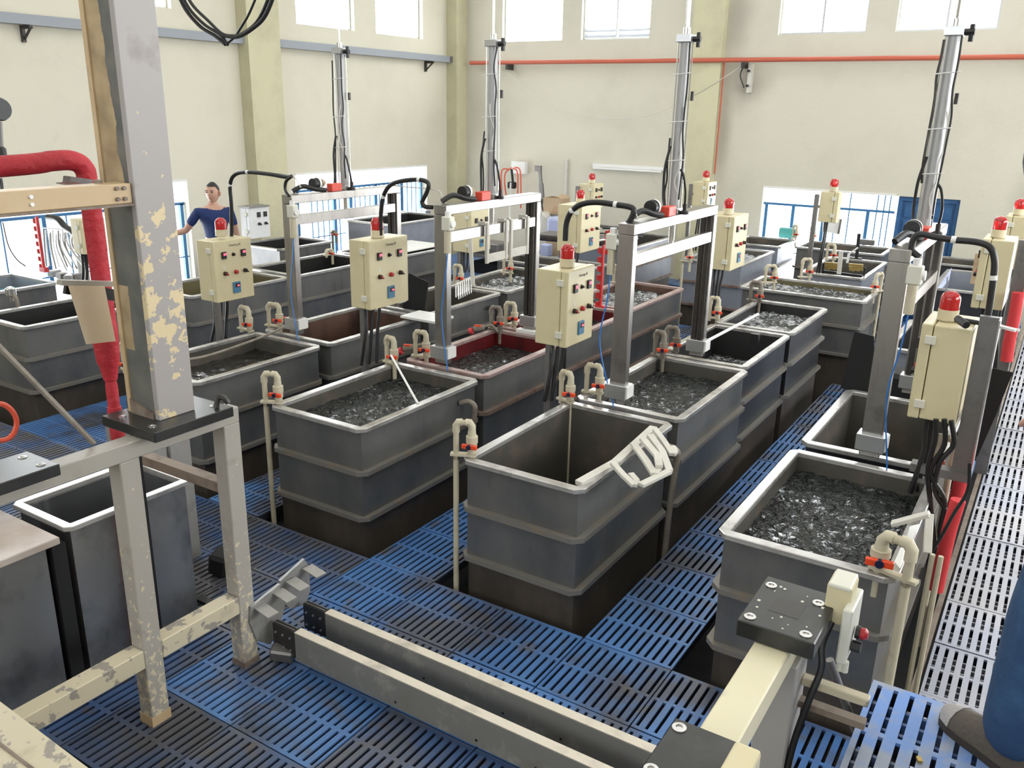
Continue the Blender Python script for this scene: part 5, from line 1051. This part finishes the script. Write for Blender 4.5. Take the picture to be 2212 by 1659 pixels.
# ---------------- people ----------------
def skin_body(joints, edges, radii, sub=2):
    me = bpy.data.meshes.new('tmp'); names = list(joints)
    me.from_pydata([V(joints[n]) for n in names], [(names.index(a), names.index(b)) for a, b in edges], [])
    o = bpy.data.objects.new('tmp', me); COL.objects.link(o)
    o.modifiers.new('s', 'SKIN'); sm = o.modifiers.new('u', 'SUBSURF'); sm.levels = sub; sm.render_levels = sub
    for i, n in enumerate(names):
        r = radii[n]; d = me.skin_vertices[0].data[i]; d.radius = r if isinstance(r, tuple) else (r, r); d.use_root = (n in ('pelvis', 'root'))
    dg = bpy.context.evaluated_depsgraph_get(); e = o.evaluated_get(dg).to_mesh()
    b = MB(); b.add([v.co.copy() for v in e.vertices], [tuple(p.vertices) for p in e.polygons]); o.evaluated_get(dg).to_mesh_clear()
    bpy.data.objects.remove(o); return b
def head_shape(b, c, fdir, s=1.0):
    """head with brow, nose, chin and ears, added to mesh b; c = head centre, fdir = facing direction"""
    f = V((fdir[0], fdir[1], 0)).normalized(); r = V((f.y, -f.x, 0)); n = 22; m_ = 18
    base = len(b.v)
    for i in range(m_+1):
        ph = PI*i/m_
        for j in range(n):
            th = 2*PI*j/n
            x = math.sin(ph)*math.cos(th); y = math.sin(ph)*math.sin(th); z = math.cos(ph)   # y forward
            rx, ry, rz = 0.073, 0.093, 0.118
            if z < 0: rx *= 1-0.30*(-z)**1.4; ry *= 1-0.16*(-z)
            px_, py_, pz_ = x*rx, y*ry, z*rz
            if y > 0.55:
                if abs(x) < 0.22 and -0.32 < z < 0.12: py_ += 0.022*(1-abs(x)/0.22)*(0.12-z)/0.44   # nose
                if 0.05 < z < 0.2 and 0.15 < abs(x) < 0.5: py_ -= 0.007                              # eye sockets
                if 0.2 < z < 0.34: py_ += 0.004                                                      # brow
                if -0.62 < z < -0.45 and abs(x) < 0.3: py_ += 0.005                                  # lips
                if -0.95 < z < -0.75: py_ += 0.008                                                   # chin
            b.v.append(V(c)+(r*px_+f*py_+V((0, 0, pz_)))*s)
    for i in range(m_):
        for j in range(n):
            q = base+i*n; b.f.append((q+j, q+(j+1) % n, q+n+(j+1) % n, q+n+j))
    for sd in (-1, 1):
        e = V(c)+(r*sd*0.074+f*(-0.005))*s; b.tube([e+V((0, 0, 0.03))*s, e+r*sd*0.012*s+V((0, 0, 0.012))*s, e+r*sd*0.01*s+V((0, 0, -0.02))*s, e+V((0, 0, -0.035))*s], [0.006*s, 0.014*s, 0.012*s, 0.006*s], 8)
def face_parts(t, c, fdir, s=1.0):
    f = V((fdir[0], fdir[1], 0)).normalized(); r = V((f.y, -f.x, 0)); c = V(c)
    for sd in (-1, 1):
        e = c+(r*sd*0.031+f*0.083+V((0, 0, 0.014)))*s
        MB().tube([e-r*0.013*s, e-r*0.005*s, e+r*0.005*s, e+r*0.013*s], [0.002*s, 0.0065*s, 0.0065*s, 0.002*s], 8).build('eye', 'eye_dark', t, smooth=True)
        MB().tube([e+(-r*0.018+V((0, 0, 0.016)))*s, e+(r*0.0+f*0.004+V((0, 0, 0.021)))*s, e+(r*0.018+V((0, 0, 0.016)))*s], 0.0035*s, 6).build('eyebrow', 'hair', t)
    e = c+(f*0.088+V((0, 0, -0.058)))*s
    MB().tube([e-r*0.022*s-f*0.006*s, e, e+r*0.022*s-f*0.006*s], [0.002*s, 0.006*s, 0.002*s], 8).build('mouth', 'lip', t, smooth=True)
def hair_cap(t, c, fdir, s=1.0, low=-0.25, mtl='hair'):
    f = V((fdir[0], fdir[1], 0)).normalized(); r = V((f.y, -f.x, 0)); n = 32; m_ = 12; b = MB(); rg = random.Random(2)
    for i in range(m_+1):
        for j in range(n):
            th = 2*PI*j/n; fr = math.sin(th)
            zc = 0.62 if fr > 0.45 else (0.62+(low-0.62)*min(1, (0.45-fr)/0.6))      # how low the hairline comes, as cos of polar angle
            if -0.35 < fr < 0.3: zc = max(zc, low+0.1)
            ph = math.acos(zc)*i/m_; k = 1.0+rg.uniform(-0.01, 0.025)*(1 if i < m_ else 0)
            b.v.append(V(c)+(r*math.sin(ph)*math.cos(th)*0.0765*k+f*(math.sin(ph)*math.sin(th)*0.0965*k-0.002)+V((0, 0, math.cos(ph)*0.1225*k)))*s)
    for i in range(m_):
        for j in range(n):
            q = i*n; b.f.append((q+j, q+(j+1) % n, q+n+(j+1) % n, q+n+j))
    o = b.build('hair', mtl, t, smooth=True); sd = o.modifiers.new('thick', 'SOLIDIFY'); sd.thickness = 0.007; sd.offset = 1
    return o
def hand(J, Ed, Rd, side, w, d, palm=0.085, spread=0.018, curl=(0, 0, -0.4)):
    """adds wrist, palm and five bent fingers after wrist joint w along direction d"""
    w = V(w); d = V(d).normalized(); up = V((0, 0, 1)); s = d.cross(up)
    if s.length < .1: s = d.cross(V((0, 1, 0)))
    s.normalize(); c = V(curl)
    pm = w+d*palm*0.6; J[side+'palm'] = pm; Ed.append((side+'wrist', side+'palm')); Rd[side+'palm'] = (0.036, 0.017)
    for k in range(4):
        off = s*(k-1.5)*spread; ln = (0.062, 0.074, 0.069, 0.053)[k]
        a = pm+off+d*palm*0.35; b_ = a+(d+c*0.25).normalized()*ln*0.55; e = b_+(d+c).normalized()*ln*0.5
        for nm, q, r in (('k', a, 0.0105), ('m', b_, 0.009), ('t', e, 0.0075)): J[f'{side}f{k}{nm}'] = q; Rd[f'{side}f{k}{nm}'] = r
        Ed += [(side+'palm', f'{side}f{k}k'), (f'{side}f{k}k', f'{side}f{k}m'), (f'{side}f{k}m', f'{side}f{k}t')]
    a = w+d*palm*0.35-s*0.038*(1 if side == 'L' else -1); b_ = a+(d*0.6-s*0.5*(1 if side == 'L' else -1)).normalized()*0.035; e = b_+(d+c*0.3).normalized()*0.03
    for nm, q, r in (('a', a, 0.013), ('b', b_, 0.011), ('c', e, 0.009)): J[side+'th'+nm] = q; Rd[side+'th'+nm] = r
    Ed += [(side+'palm', side+'tha'), (side+'tha', side+'thb'), (side+'thb', side+'thc')]
def person(origin, H_, fwd, label, la, ra, stance, shirt, pants, sleeve=True, head_f=None, shoe='shoe_brown', hair_low=-0.25, lean=(0, 0)):
    """la / ra = list of (elbow, wrist) offsets from the shoulder in (right, forward, up); stance = foot offsets"""
    O = V(origin); f = V((fwd[0], fwd[1], 0)).normalized(); r = V((f.y, -f.x, 0)); k = H_/1.72
    W_ = lambda x, y, z: O+(r*x+f*y)*k+V((0, 0, z*k))+V((lean[0], lean[1], 0))*max(0, (z-1.30)/0.3)
    t = thing('person', tuple(O), label, 'person')
    J = {'pelvis': W_(0, 0, 0.93), 'waist': W_(0, 0.0, 1.07), 'chest': W_(0, 0.01, 1.25), 'upper': W_(0, 0, 1.38), 'neck': W_(0, 0.0, 1.46), 'skull': W_(0, 0.01, 1.53)}
    Rd = {'pelvis': (0.15*k, 0.105*k), 'waist': (0.135*k, 0.095*k), 'chest': (0.155*k, 0.105*k), 'upper': (0.12*k, 0.08*k), 'neck': 0.052*k, 'skull': 0.05*k}
    Ed = [('pelvis', 'waist'), ('waist', 'chest'), ('chest', 'upper'), ('upper', 'neck'), ('neck', 'skull')]
    for sd, sg, arm in (('L', -1, la), ('R', 1, ra)):
        sh = W_(0.185*sg, 0, 1.385); el = sh+(r*arm[0][0]+f*arm[0][1])*k+V((0, 0, arm[0][2]*k)); wr = el+(r*arm[1][0]+f*arm[1][1])*k+V((0, 0, arm[1][2]*k))
        J[sd+'sh'] = sh; J[sd+'el'] = el; J[sd+'wrist'] = wr; Rd[sd+'sh'] = 0.055*k; Rd[sd+'el'] = 0.040*k; Rd[sd+'wrist'] = 0.026*k
        Ed += [('upper', sd+'sh'), (sd+'sh', sd+'el'), (sd+'el', sd+'wrist')]
        hand(J, Ed, Rd, sd, wr, wr-el)
        hp = W_(0.09*sg, 0, 0.90); ft = stance[0 if sg < 0 else 1]
        an = W_(ft[0], ft[1], 0.08); kn = (hp+an)/2+f*0.03*k+V((0, 0, 0.02)); toe = an+(r*ft[2]+f*ft[3]).normalized()*0.17*k+V((0, 0, -0.045*k))
        J[sd+'hp'] = hp; J[sd+'kn'] = kn; J[sd+'an'] = an; J[sd+'toe'] = toe
        Rd[sd+'hp'] = 0.085*k; Rd[sd+'kn'] = 0.055*k; Rd[sd+'an'] = 0.036*k; Rd[sd+'toe'] = 0.03*k
        Ed += [('pelvis', sd+'hp'), (sd+'hp', sd+'kn'), (sd+'kn', sd+'an'), (sd+'an', sd+'toe')]
    b = skin_body(J, Ed, Rd, 2)
    hc = W_(0, 0.02, 1.60); hf = head_f or fwd
    head_shape(b, hc, hf, k)
    b.build('body', 'skin', t, smooth=True)
    face_parts(t, hc, hf, k); hair_cap(t, hc, hf, k, hair_low)
    def grow(names, factor): return {n: (tuple(x*factor for x in Rd[n]) if isinstance(Rd[n], tuple) else Rd[n]*factor) for n in names}
    # shirt
    nm = ['pelvis', 'waist', 'chest', 'upper', 'Lsh', 'Rsh']; JJ = {n: J[n] for n in nm}; EE = [('pelvis', 'waist'), ('waist', 'chest'), ('chest', 'upper'), ('upper', 'Lsh'), ('upper', 'Rsh')]
    RR = grow(nm, 1.06)
    for sd in 'LR':
        q = J[sd+'sh'].lerp(J[sd+'el'], 0.72); JJ[sd+'sl'] = q; RR[sd+'sl'] = 0.054*k; EE.append((sd+'sh', sd+'sl'))
    RR['upper'] = (0.150*k, 0.100*k); RR['chest'] = (0.168*k, 0.116*k); JJ['nk'] = W_(0, 0, 1.43); RR['nk'] = (0.088*k, 0.080*k); EE.append(('upper', 'nk'))
    RR['Lsh'] = RR['Rsh'] = 0.062*k
    skin_body(JJ, EE, RR, 2).build('t_shirt', shirt, t, smooth=True)
    JJ = {'pelvis': W_(0, 0, 0.96)}; RR = {'pelvis': (0.142*k, 0.112*k)}; EE = []
    for sd in 'LR':
        JJ[sd+'hp'] = J[sd+'hp']; JJ[sd+'md'] = J[sd+'hp'].lerp(J[sd+'kn'], .5); JJ[sd+'kn'] = J[sd+'kn']; JJ[sd+'cf'] = J[sd+'kn'].lerp(J[sd+'an'], .45); JJ[sd+'an'] = J[sd+'an']+V((0, 0, -0.035*k))
        RR[sd+'hp'] = 0.098*k; RR[sd+'md'] = 0.092*k; RR[sd+'kn'] = 0.086*k; RR[sd+'cf'] = 0.088*k; RR[sd+'an'] = 0.088*k
        EE += [('pelvis', sd+'hp'), (sd+'hp', sd+'md'), (sd+'md', sd+'kn'), (sd+'kn', sd+'cf'), (sd+'cf', sd+'an')]
    skin_body(JJ, EE, RR, 2).build('trousers', pants, t, smooth=True)
    for sd in 'LR':
        a, e = J[sd+'an'], J[sd+'toe']; d = (e-a); d.z = 0; d.normalize(); s_ = V((d.y, -d.x, 0)); z0 = O.z
        prof = [(-0.075, 0.030, 0.075), (-0.05, 0.040, 0.085), (0.0, 0.042, 0.088), (0.06, 0.044, 0.075), (0.11, 0.049, 0.058), (0.16, 0.049, 0.046), (0.195, 0.038, 0.036), (0.215, 0.016, 0.024)]
        def shoe_mesh(mb, zlo, grow_, zs, cut=None):
            base = len(mb.v); n = 12; pr_ = [p for p in prof if cut is None or cut(p[0])]
            for (l, w2, h) in pr_:
                for j in range(n):
                    th = 2*PI*j/n; x = math.cos(th)*(w2+grow_)*k; z = max(0, math.sin(th))*h*zs*k
                    mb.v.append(V((a.x, a.y, z0+zlo))+d*l*k+s_*x+V((0, 0, z)))
            for i in range(len(pr_)-1):
                for j in range(n):
                    q = base+i*n; mb.f.append((q+j, q+(j+1) % n, q+n+(j+1) % n, q+n+j))
            mb.f.append(tuple(base+j for j in reversed(range(n)))); mb.f.append(tuple(base+(len(pr_)-1)*n+j for j in range(n)))
            return mb
        so = shoe_mesh(MB(), 0.018*k, 0.003, 1.15).build('shoe', shoe, t, smooth=True)
        pts = [V((a.x, a.y, z0))+d*l*k+s_*(w2+0.005)*k for l, w2, h in prof]+[V((a.x, a.y, z0))+d*l*k-s_*(w2+0.005)*k for l, w2, h in reversed(prof)]
        MB().prism(pts, (0, 0, 0.022*k)).build('sole', 'shoe_sole', so)
        shoe_mesh(MB(), 0.019*k, 0.0045, 1.18, cut=lambda l: l >= 0.155).build('toe_cap', 'shoe_pale', so, smooth=True)
    return t
# worker in blue beyond the cabinets
hd = at(458, 414, 'x', -8.62)
f_ = (0.93, -0.37)
person((hd.x+0.0, hd.y, 0), 1.77, f_, 'worker in a blue t shirt standing behind the cabinets with one arm held out', ((-0.05, 0.03, -0.27), (-0.02, 0.10, -0.23)), ((0.12, -0.12, -0.22), (0.23, -0.20, -0.07)),
       ((-0.11, 0, -0.2, 1), (0.11, 0.02, 0.2, 1)), 'shirt_blue', 'trousers', head_f=(0.42, -0.91), hair_low=0.1)
# visitor on the platform at the right edge, back turned
person((0.225, 2.20, ZP), 1.66, (-0.8, 0.6), 'visitor in blue jeans and grey brown shoes standing on the bright blue platform', ((0.06, -0.10, -0.27), (0.16, -0.02, -0.18)), ((0.03, 0.04, -0.27), (-0.04, 0.17, -0.13)),
       ((-0.01, 0.125, 0, 1), (0.13, -0.10, 0.1, 1)), 'trousers', 'jeans', head_f=(0.75, 0.66), hair_low=-0.7, lean=(-0.22, 0.02))

# ---------------- hanging cables at the top ----------------
t = thing('hanging_cables', at(490, 95, 'y', 4.6), 'loop of thick black cables hanging from above at the top left', 'cable')
for pts, r in (([(370, -60), (395, 10), (430, 55), (465, 78), (487, 96)], 0.014), ([(376, -60), (402, 8), (438, 50), (475, 75), (492, 97)], 0.012), ([(382, -60), (412, 5), (450, 45), (482, 74), (510, 78)], 0.012),
               ([(487, 96), (505, 82), (520, 60), (540, 25), (575, -60)], 0.009), ([(475, 75), (510, 80), (545, 62), (575, 30), (605, -50)], 0.015), ([(482, 78), (515, 76), (548, 55), (570, 20), (596, -50)], 0.012)):
    MB().tube(pxpath(pts, 'y', 4.6, 6), r, 8).build('cable', 'black', t, smooth=True)

# ---------------- background clutter ----------------
# tall cleaning bath housings by the left wall
for i, (px0, px1, y, top_, bot_, lab) in enumerate(((705, 779, 11.2, 463, 524, 'grey box shaped oven by the left wall with white lid'), (790, 829, 12.0, 455, 505, 'second grey box shaped oven farther along the left wall'), (862, 886, 12.9, 450, 498, 'narrow grey box near the corner window'))):
    p = at((px0+px1)/2, bot_, 'y', y); q = at((px0+px1)/2, top_, 'y', y); w_ = (at(px1, bot_, 'y', y)-at(px0, bot_, 'y', y)).length*0.55
    p.x = max(p.x, WALL_X+0.3)
    t = thing('oven_box', (p.x, y, p.z-0.5), lab, 'oven')
    MB().box(p.x-w_/2, p.x+w_/2, y-w_/2, y+w_/2, p.z-0.6, q.z).build('housing', 'tank_light', t, bevel=0.01); MB().box(p.x-w_/2-0.02, p.x+w_/2+0.02, y-w_/2-0.02, y+w_/2+0.02, q.z, q.z+0.03).build('lid', 'white_plastic', t)
    MB().box(p.x-0.12, p.x+0.1, y-w_/2-0.015, y-w_/2, p.z+0.05, p.z+0.08).build('handle', 'steel_dark', t)
MB().box(-7.95, -7.35, 8.6, 9.8, 0.81, 0.83).build('white_board', 'white_plastic', label='white board lying on the tank behind the second front cabinet', cat='board', bevel=0.004)
MB().box(-8.95, -8.55, 6.95, 7.35, 0.0, 0.98).build('white_bin', 'bin_blue', label='pale blue white bin between the man and the big column', cat='bin', bevel=0.03, seg=3)
# equipment at the end of the aisle: table, chair, gas hoses
t = thing('steel_table', (-7.7, 12.4, -0.5), 'low steel table with dark shelf below the gas hoses', 'table')
MB().box(-8.6, -7.3, 11.9, 12.7, 0.28, 0.32).build('table_top', 'steel', t); MB().box(-8.6, -7.3, 11.9, 12.7, -0.2, -0.16).build('shelf', 'bin_blue', t)
for x in (-8.55, -7.35):
    for y in (11.95, 12.65): MB().box(x-.025, x+.025, y-.025, y+.025, -0.55, 0.28).build('leg', 'alu', t)
MB().box(-8.4, -7.6, 12.0, 12.5, -0.16, 0.2).build('black_machine', 'black_soft', label='dark machine on the shelf of the low steel table', cat='machine', bevel=0.03)
MB().box(-8.5, -7.95, 12.1, 12.5, 0.32, 0.5).build('grey_machine', 'steel_dull', label='grey machine on top of the low steel table', cat='machine', bevel=0.02)
t = thing('blue_stool', (-7.0, 12.6, -0.6), 'pale framed stool with blue seat beside the steel table', 'stool')
MB().box(-7.2, -6.85, 12.5, 12.85, 0.68, 0.72).build('seat', 'stool_blue', t, bevel=0.01)
for x in (-7.18, -6.87):
    for y in (12.52, 12.83): MB().cyl((x, y, -0.55), (x, y, 0.68), 0.02, 8).build('leg', 'bin_blue', t)
MB().bar((-7.18, 12.52, 0.1), (-6.87, 12.52, 0.1), 0.02, 0.02).build('stretcher', 'bin_blue', t)
t = thing('gas_hoses', (-8.95, 14.2, 1.2), 'red hoses looping from a white wall box over a black bracket', 'hose')
MB().box(-9.05, -8.75, 14.2, 14.3, 1.5, 1.72).build('wall_box', 'white_plastic', t)
for k, (a_, b_, c_) in enumerate((((1086, 440), (1083, 372), (1100, 365)), ((1095, 440), (1090, 380), (1105, 362)), ((1125, 450), (1124, 372), (1112, 361)), ((1118, 440), (1118, 375), (1108, 363)))):
    MB().tube(smooth_path([at(*a_, 'y', 13.9), at(*b_, 'y', 13.9), at(*c_, 'y', 14.0)]), 0.012, 6).build('hose', 'hose_orange', t, smooth=True)
MB().cbox(at(1106, 400, 'y', 13.9), (0.16, 0.1, 0.12)).build('bracket', 'black_soft', t, bevel=0.02); MB().bar(at(1105, 365, 'y', 13.9), at(1108, 395, 'y', 13.9), 0.03, 0.03).build('hanger', 'black_soft', t)
MB().bar(at(1103, 395, 'y', 13.5), at(1098, 545, 'y', 12.9), 0.03, 0.03).build('pole', 'alu', label='thin metal pole standing before the gas hoses', cat='pole')
t = thing('wall_duct', (-8.0, 14.2, 1.0), 'grey kinked duct with square end rising beside the gantry', 'duct')
MB().cbox(at(1163, 364, 'y', 13.6), (0.12, 0.06, 0.1)).bar(at(1166, 366, 'y', 13.6), at(1169, 400, 'y', 13.6), 0.05, 0.04).bar(at(1169, 396, 'y', 13.6), at(1172, 440, 'y', 13.6), 0.07, 0.05).build('duct', 'steel_dull', t)
MB().tube(pxpath([(1170, 430), (1172, 452), (1180, 475), (1185, 500), (1182, 525)], 'y', 13.4, 5), 0.014, 6).build('cable', 'black', t, smooth=True)
t = thing('work_bench', (-7.6, 13.3, 0), 'rusty shelf unit under the stained carton', 'shelf')
c = at(1205, 460, 'y', 13.3)
MB().box(c.x-0.28, c.x+0.4, 13.05, 13.5, c.z-0.03, c.z).build('shelf_board', 'steel_dull', t)
for dx in (-0.25, 0.36): MB().box(c.x+dx-.02, c.x+dx+.02, 13.1, 13.14, -0.55, c.z).build('leg', 'steel_dark', t)
MB().box(c.x-0.28, c.x+0.4, 13.05, 13.5, c.z-0.5, c.z-0.47).build('shelf_board', 'steel_dull', t)
t = thing('carton', (c.x, 13.25, c.z), 'stained open carton on the rusty shelf', 'carton')
MB().ring(c.x-0.18, c.x+0.16, 13.1, 13.42, c.z, c.z+0.27, 0.012).box(c.x-0.17, c.x+0.15, 13.11, 13.41, c.z+.002, c.z+0.02).build('box', 'carton', t)
MB().cbox((c.x+0.1, 13.3, c.z+0.28), (0.16, 0.2, 0.006), (0.2, 0.3, 0)).build('flap', 'carton', t)
MB().prism([at(1168, 455, 'y', 12.9), at(1182, 470, 'y', 12.9), at(1190, 520, 'y', 12.9), at(1172, 545, 'y', 12.9), at(1160, 540, 'y', 12.9)], (0, 0.3, 0)).build('pale_sack', 'offwhite', label='pale sack leaning beside the rusty shelf', cat='sack', bevel=0.03)
MB().cbox(at(1205, 500, 'y', 12.9), (0.3, 0.3, 0.5)).build('blue_drum', 'bin_blue', label='dented pale drum under the rusty shelf', cat='drum', bevel=0.06, seg=3)
MB().cbox(at(1180, 540, 'y', 12.2), (0.16, 0.16, 0.2)).build('pale_bucket', 'bin_blue', label='small pale bucket on the floor by the rusty shelf', cat='bucket', bevel=0.02)
MB().cbox(at(1195, 533, 'y', 12.5), (0.2, 0.2, 0.28)).build('brown_box', 'carton', label='brown box behind the small pale bucket', cat='box', bevel=0.01)
# silver hanging rail with clips
t = thing('clip_rail', (-5.0, 10.0, 1.0), 'silver rail with hanging clips left of the bright gantry', 'rail')
MB().tube([at(1296, 520, 'y', 10.2), at(1352, 511, 'y', 10.2)], 0.016, 8).build('rail', 'steel_bright', t, smooth=True)
for px in (1322, 1337): MB().tube(smooth_path([at(px, 516, 'y', 10.2), at(px+3, 524, 'y', 10.2), at(px-1, 534, 'y', 10.2)]), 0.008, 6).build('clip', 'white_plastic', t)
MB().cbox((-5.65, 10.6, 0.98), (1.1, 0.5, 0.08), (0, 0, 0.1)).build('dark_rods', 'steel_dark', label='bundle of dark rods on the tank behind the clip rail', cat='rods', bevel=0.02)
t = thing('rod_heap', (-5.6, 12.0, 0.8), 'heap of thin grey rods on the bluish tank seen through the gantry', 'rods')
rg = random.Random(11)
for k in range(9):
    x, y = -5.6+rg.uniform(-.25, .25), 12.0+rg.uniform(-.5, .5); a_ = rg.uniform(-.5, .5)
    MB().tube([(x-0.3*math.cos(a_), y-0.3*math.sin(a_), 0.83+0.02*k), (x+.3*math.cos(a_), y+.3*math.sin(a_), 0.86+0.02*k)], 0.012, 6).build('rod', 'steel_dull' if k % 2 else 'steel_dark', t, smooth=True)
# yellow brushes on a black rack
t = thing('brush_rack', (-2.25, 11.2, 0.62), 'black rack in the pale tank carrying yellow brushes', 'rack')
Yb = 11.25
MB().bar(at(1778, 586, 'y', Yb), at(1870, 598, 'y', Yb), 0.03, 0.03).bar(at(1779, 568, 'y', Yb), at(1777, 592, 'y', Yb), 0.02, 0.02).bar(at(1869, 578, 'y', Yb), at(1866, 600, 'y', Yb), 0.02, 0.02).build('frame', 'black', t)
for k in range(22):
    px = 1783+k*3.8; MB().bar(at(px, 589+k*0.5, 'y', Yb), at(px, 598+k*0.4, 'y', Yb), 0.006, 0.006).build('pin', 'white_plastic', t)
for a_, b_, lab in ((1782, 1812, 'left yellow brush on the black rack'), (1834, 1864, 'right yellow brush on the black rack')):
    br = thing('yellow_brush', at((a_+b_)/2, 575, 'y', Yb), lab, 'brush')
    MB().bar(at(a_, 569+(a_-1782)*.06, 'y', Yb), at(b_, 571+(a_-1782)*.06, 'y', Yb), 0.04, 0.035).build('brush_head', 'brass', br)
    for k in range(8): px = a_+2+k*(b_-a_-4)/7; MB().bar(at(px, 573+(a_-1782)*.06, 'y', Yb), at(px, 581+(a_-1782)*.06+(k % 3), 'y', Yb), 0.02, 0.016).build('bristles', 'brass', br)
MB().bar(at(1817, 542, 'y', 11.0), at(1812, 592, 'y', 11.0), 0.05, 0.015).build('pale_strip', 'offwhite', label='pale upright strip hooked over the rim between the brushes', cat='strip')
t = thing('black_stand', (-2.1, 12.5, 0.8), 'thin black upright tool on the rim of the brush tank', 'tool')
MB().bar(at(1856, 505, 'y', 12.5), at(1850, 560, 'y', 12.5), 0.04, 0.03).cbox(at(1848, 561, 'y', 12.5), (0.16, 0.06, 0.06)).build('upright', 'black', t)
MB().bar(at(1853, 535, 'y', 12.3), at(1834, 548, 'y', 12.3), 0.03, 0.02).bar(at(1834, 548, 'y', 12.3), at(1830, 568, 'y', 12.3), 0.03, 0.02).build('white_arm', 'white_plastic', t)
MB().prism([at(1778, 467, 'y', 12.2), at(1819, 474, 'y', 12.2), at(1813, 506, 'y', 12.2), at(1776, 500, 'y', 12.2)], (0, 0.02, 0)).build('notice_board', 'paper', label='small white notice sheet on the window behind the post', cat='notice')
t = bpy.data.objects['notice_board']
MB().prism([at(1815, 473, 'y', 12.18), at(1819, 474, 'y', 12.18), at(1813, 506, 'y', 12.18), at(1809, 505, 'y', 12.18)], (0, -0.01, 0)).build('frame_edge', 'steel_dull', t)
MB().cbox(at(1702, 503, 'y', 14.0), (0.26, 0.12, 0.16)).build('teal_crate', 'teal', label='teal crate outside the left pane of the barred window', cat='crate', bevel=0.02)
MB().cbox(at(1872, 523, 'y', 13.9), (0.24, 0.08, 0.08)).build('small_device', 'steel_dull', label='small grey device on the sill below the barred window', cat='device', bevel=0.01)
# sheet over the tank behind the rightmost gantry and a rod
MB().prism([at(2026, 622, 'z', .82), at(2055, 580, 'z', .98), at(2050, 605, 'z', .9), at(2036, 622, 'z', .82)], (0.0, 0.02, 0.01)).build('slanted_sheet', 'bin_blue', label='slanted pale sheet on the tank behind the rightmost gantry', cat='sheet')
MB().bar(at(2047, 598, 'y', 10.4), at(2042, 645, 'y', 10.4), 0.012, 0.012).build('thin_rod', 'steel_bright', label='thin upright rod behind the rightmost gantry', cat='rod')
t = thing('wall_socket_board', at(2102, 580, 'y', 9.0), 'tan board with red switches beside the second right cabinet', 'switch')
a_ = at(2108, 580, 'y', 9.0)
MB().cbox(a_, (0.05, 0.04, 0.28)).build('board', 'carton', t); MB().cbox(a_+V((.05, -.02, .03)), (0.05, 0.03, 0.22)).build('white_plate', 'white_plastic', t); MB().cbox(a_+V((.055, -.05, .06)), (0.035, 0.03, 0.03)).build('red_switch', 'button_red', t)
# glass rods / draining rack by the left window
t = thing('glass_rod_rack', at(140, 500, 'y', 5.6), 'bundle of clear tubes hanging from a black hose before the left window', 'rack')
rg = random.Random(4)
MB().tube([at(90, 492, 'y', 5.6), at(136, 496, 'y', 5.6)], 0.008, 6).build('hanger', 'steel_dull', t)
for k in range(16):
    x_ = 95+k*5.0+rg.uniform(-2, 2); y_ = 500+rg.uniform(-4, 8); dx = 6+k*2.4+rg.uniform(-4, 6)
    MB().tube(smooth_path([at(x_, y_, 'y', 5.6), at(x_+2, y_+32, 'y', 5.55), at(x_+dx, y_+78, 'y', 5.5)], 4), 0.009, 6).build('clear_tube', 'alu' if k % 3 else 'steel_dull', t, smooth=True)
MB().tube(pxpath([(104, 470), (125, 474), (140, 490), (158, 502), (180, 528), (215, 560)], 'y', 5.3, 6), [0.028]*2+[0.034]*24 if False else 0.036, 12).build('black_duct_hose', 'black', label='thick black hose running behind the fat red pipe', cat='hose', smooth=True)
MB().tube(pxpath([(6, 480), (18, 530), (36, 560), (55, 575)], 'y', 4.6, 5), 0.006, 6).build('thin_lead', 'black', label='thin black lead curving before the left window', cat='wire', smooth=True)
t = thing('silver_fittings', (-7.9, 5.0, 0.85), 'cluster of silver clamps on the tank rim behind the tan sheet', 'clamp')
for px, py in ((135, 596), (150, 600), (165, 598), (118, 590)): p = at(px, py, 'z', .86); MB().cbox(p, (0.12, 0.09, 0.07), (0, 0, px)).build('clamp', 'steel_dull' if px % 2 else 'alu', t, bevel=0.01)
MB().cyl((at(178, 590, 'z', .8).x, at(178, 590, 'z', .8).y, 0.8), (at(178, 590, 'z', .8).x, at(178, 590, 'z', .8).y, 1.0), 0.05, 14).build('white_canister', 'white_plastic', label='white canister left of the fat red pipe', cat='canister', smooth=True)
p = at(25, 646, 'z', .82); t = thing('chrome_tap', (p.x, p.y, .8), 'chrome knobbed tap on the rim at the left edge', 'tap')
MB().lathe((p.x, p.y, .8), [(0.02, 0), (0.02, .05), (0.05, .06), (0.05, .12), (0.02, .14)], 12).build('knob', 'steel_bright', t, smooth=True); MB().tube(smooth_path([(p.x, p.y, .86), (p.x+.08, p.y, .84), (p.x+.1, p.y, .7)]), 0.02, 8).build('spout', 'pvc_dirty', t, smooth=True)
for o in bpy.data.objects:
    if '_o' in o.keys(): del o['_o']
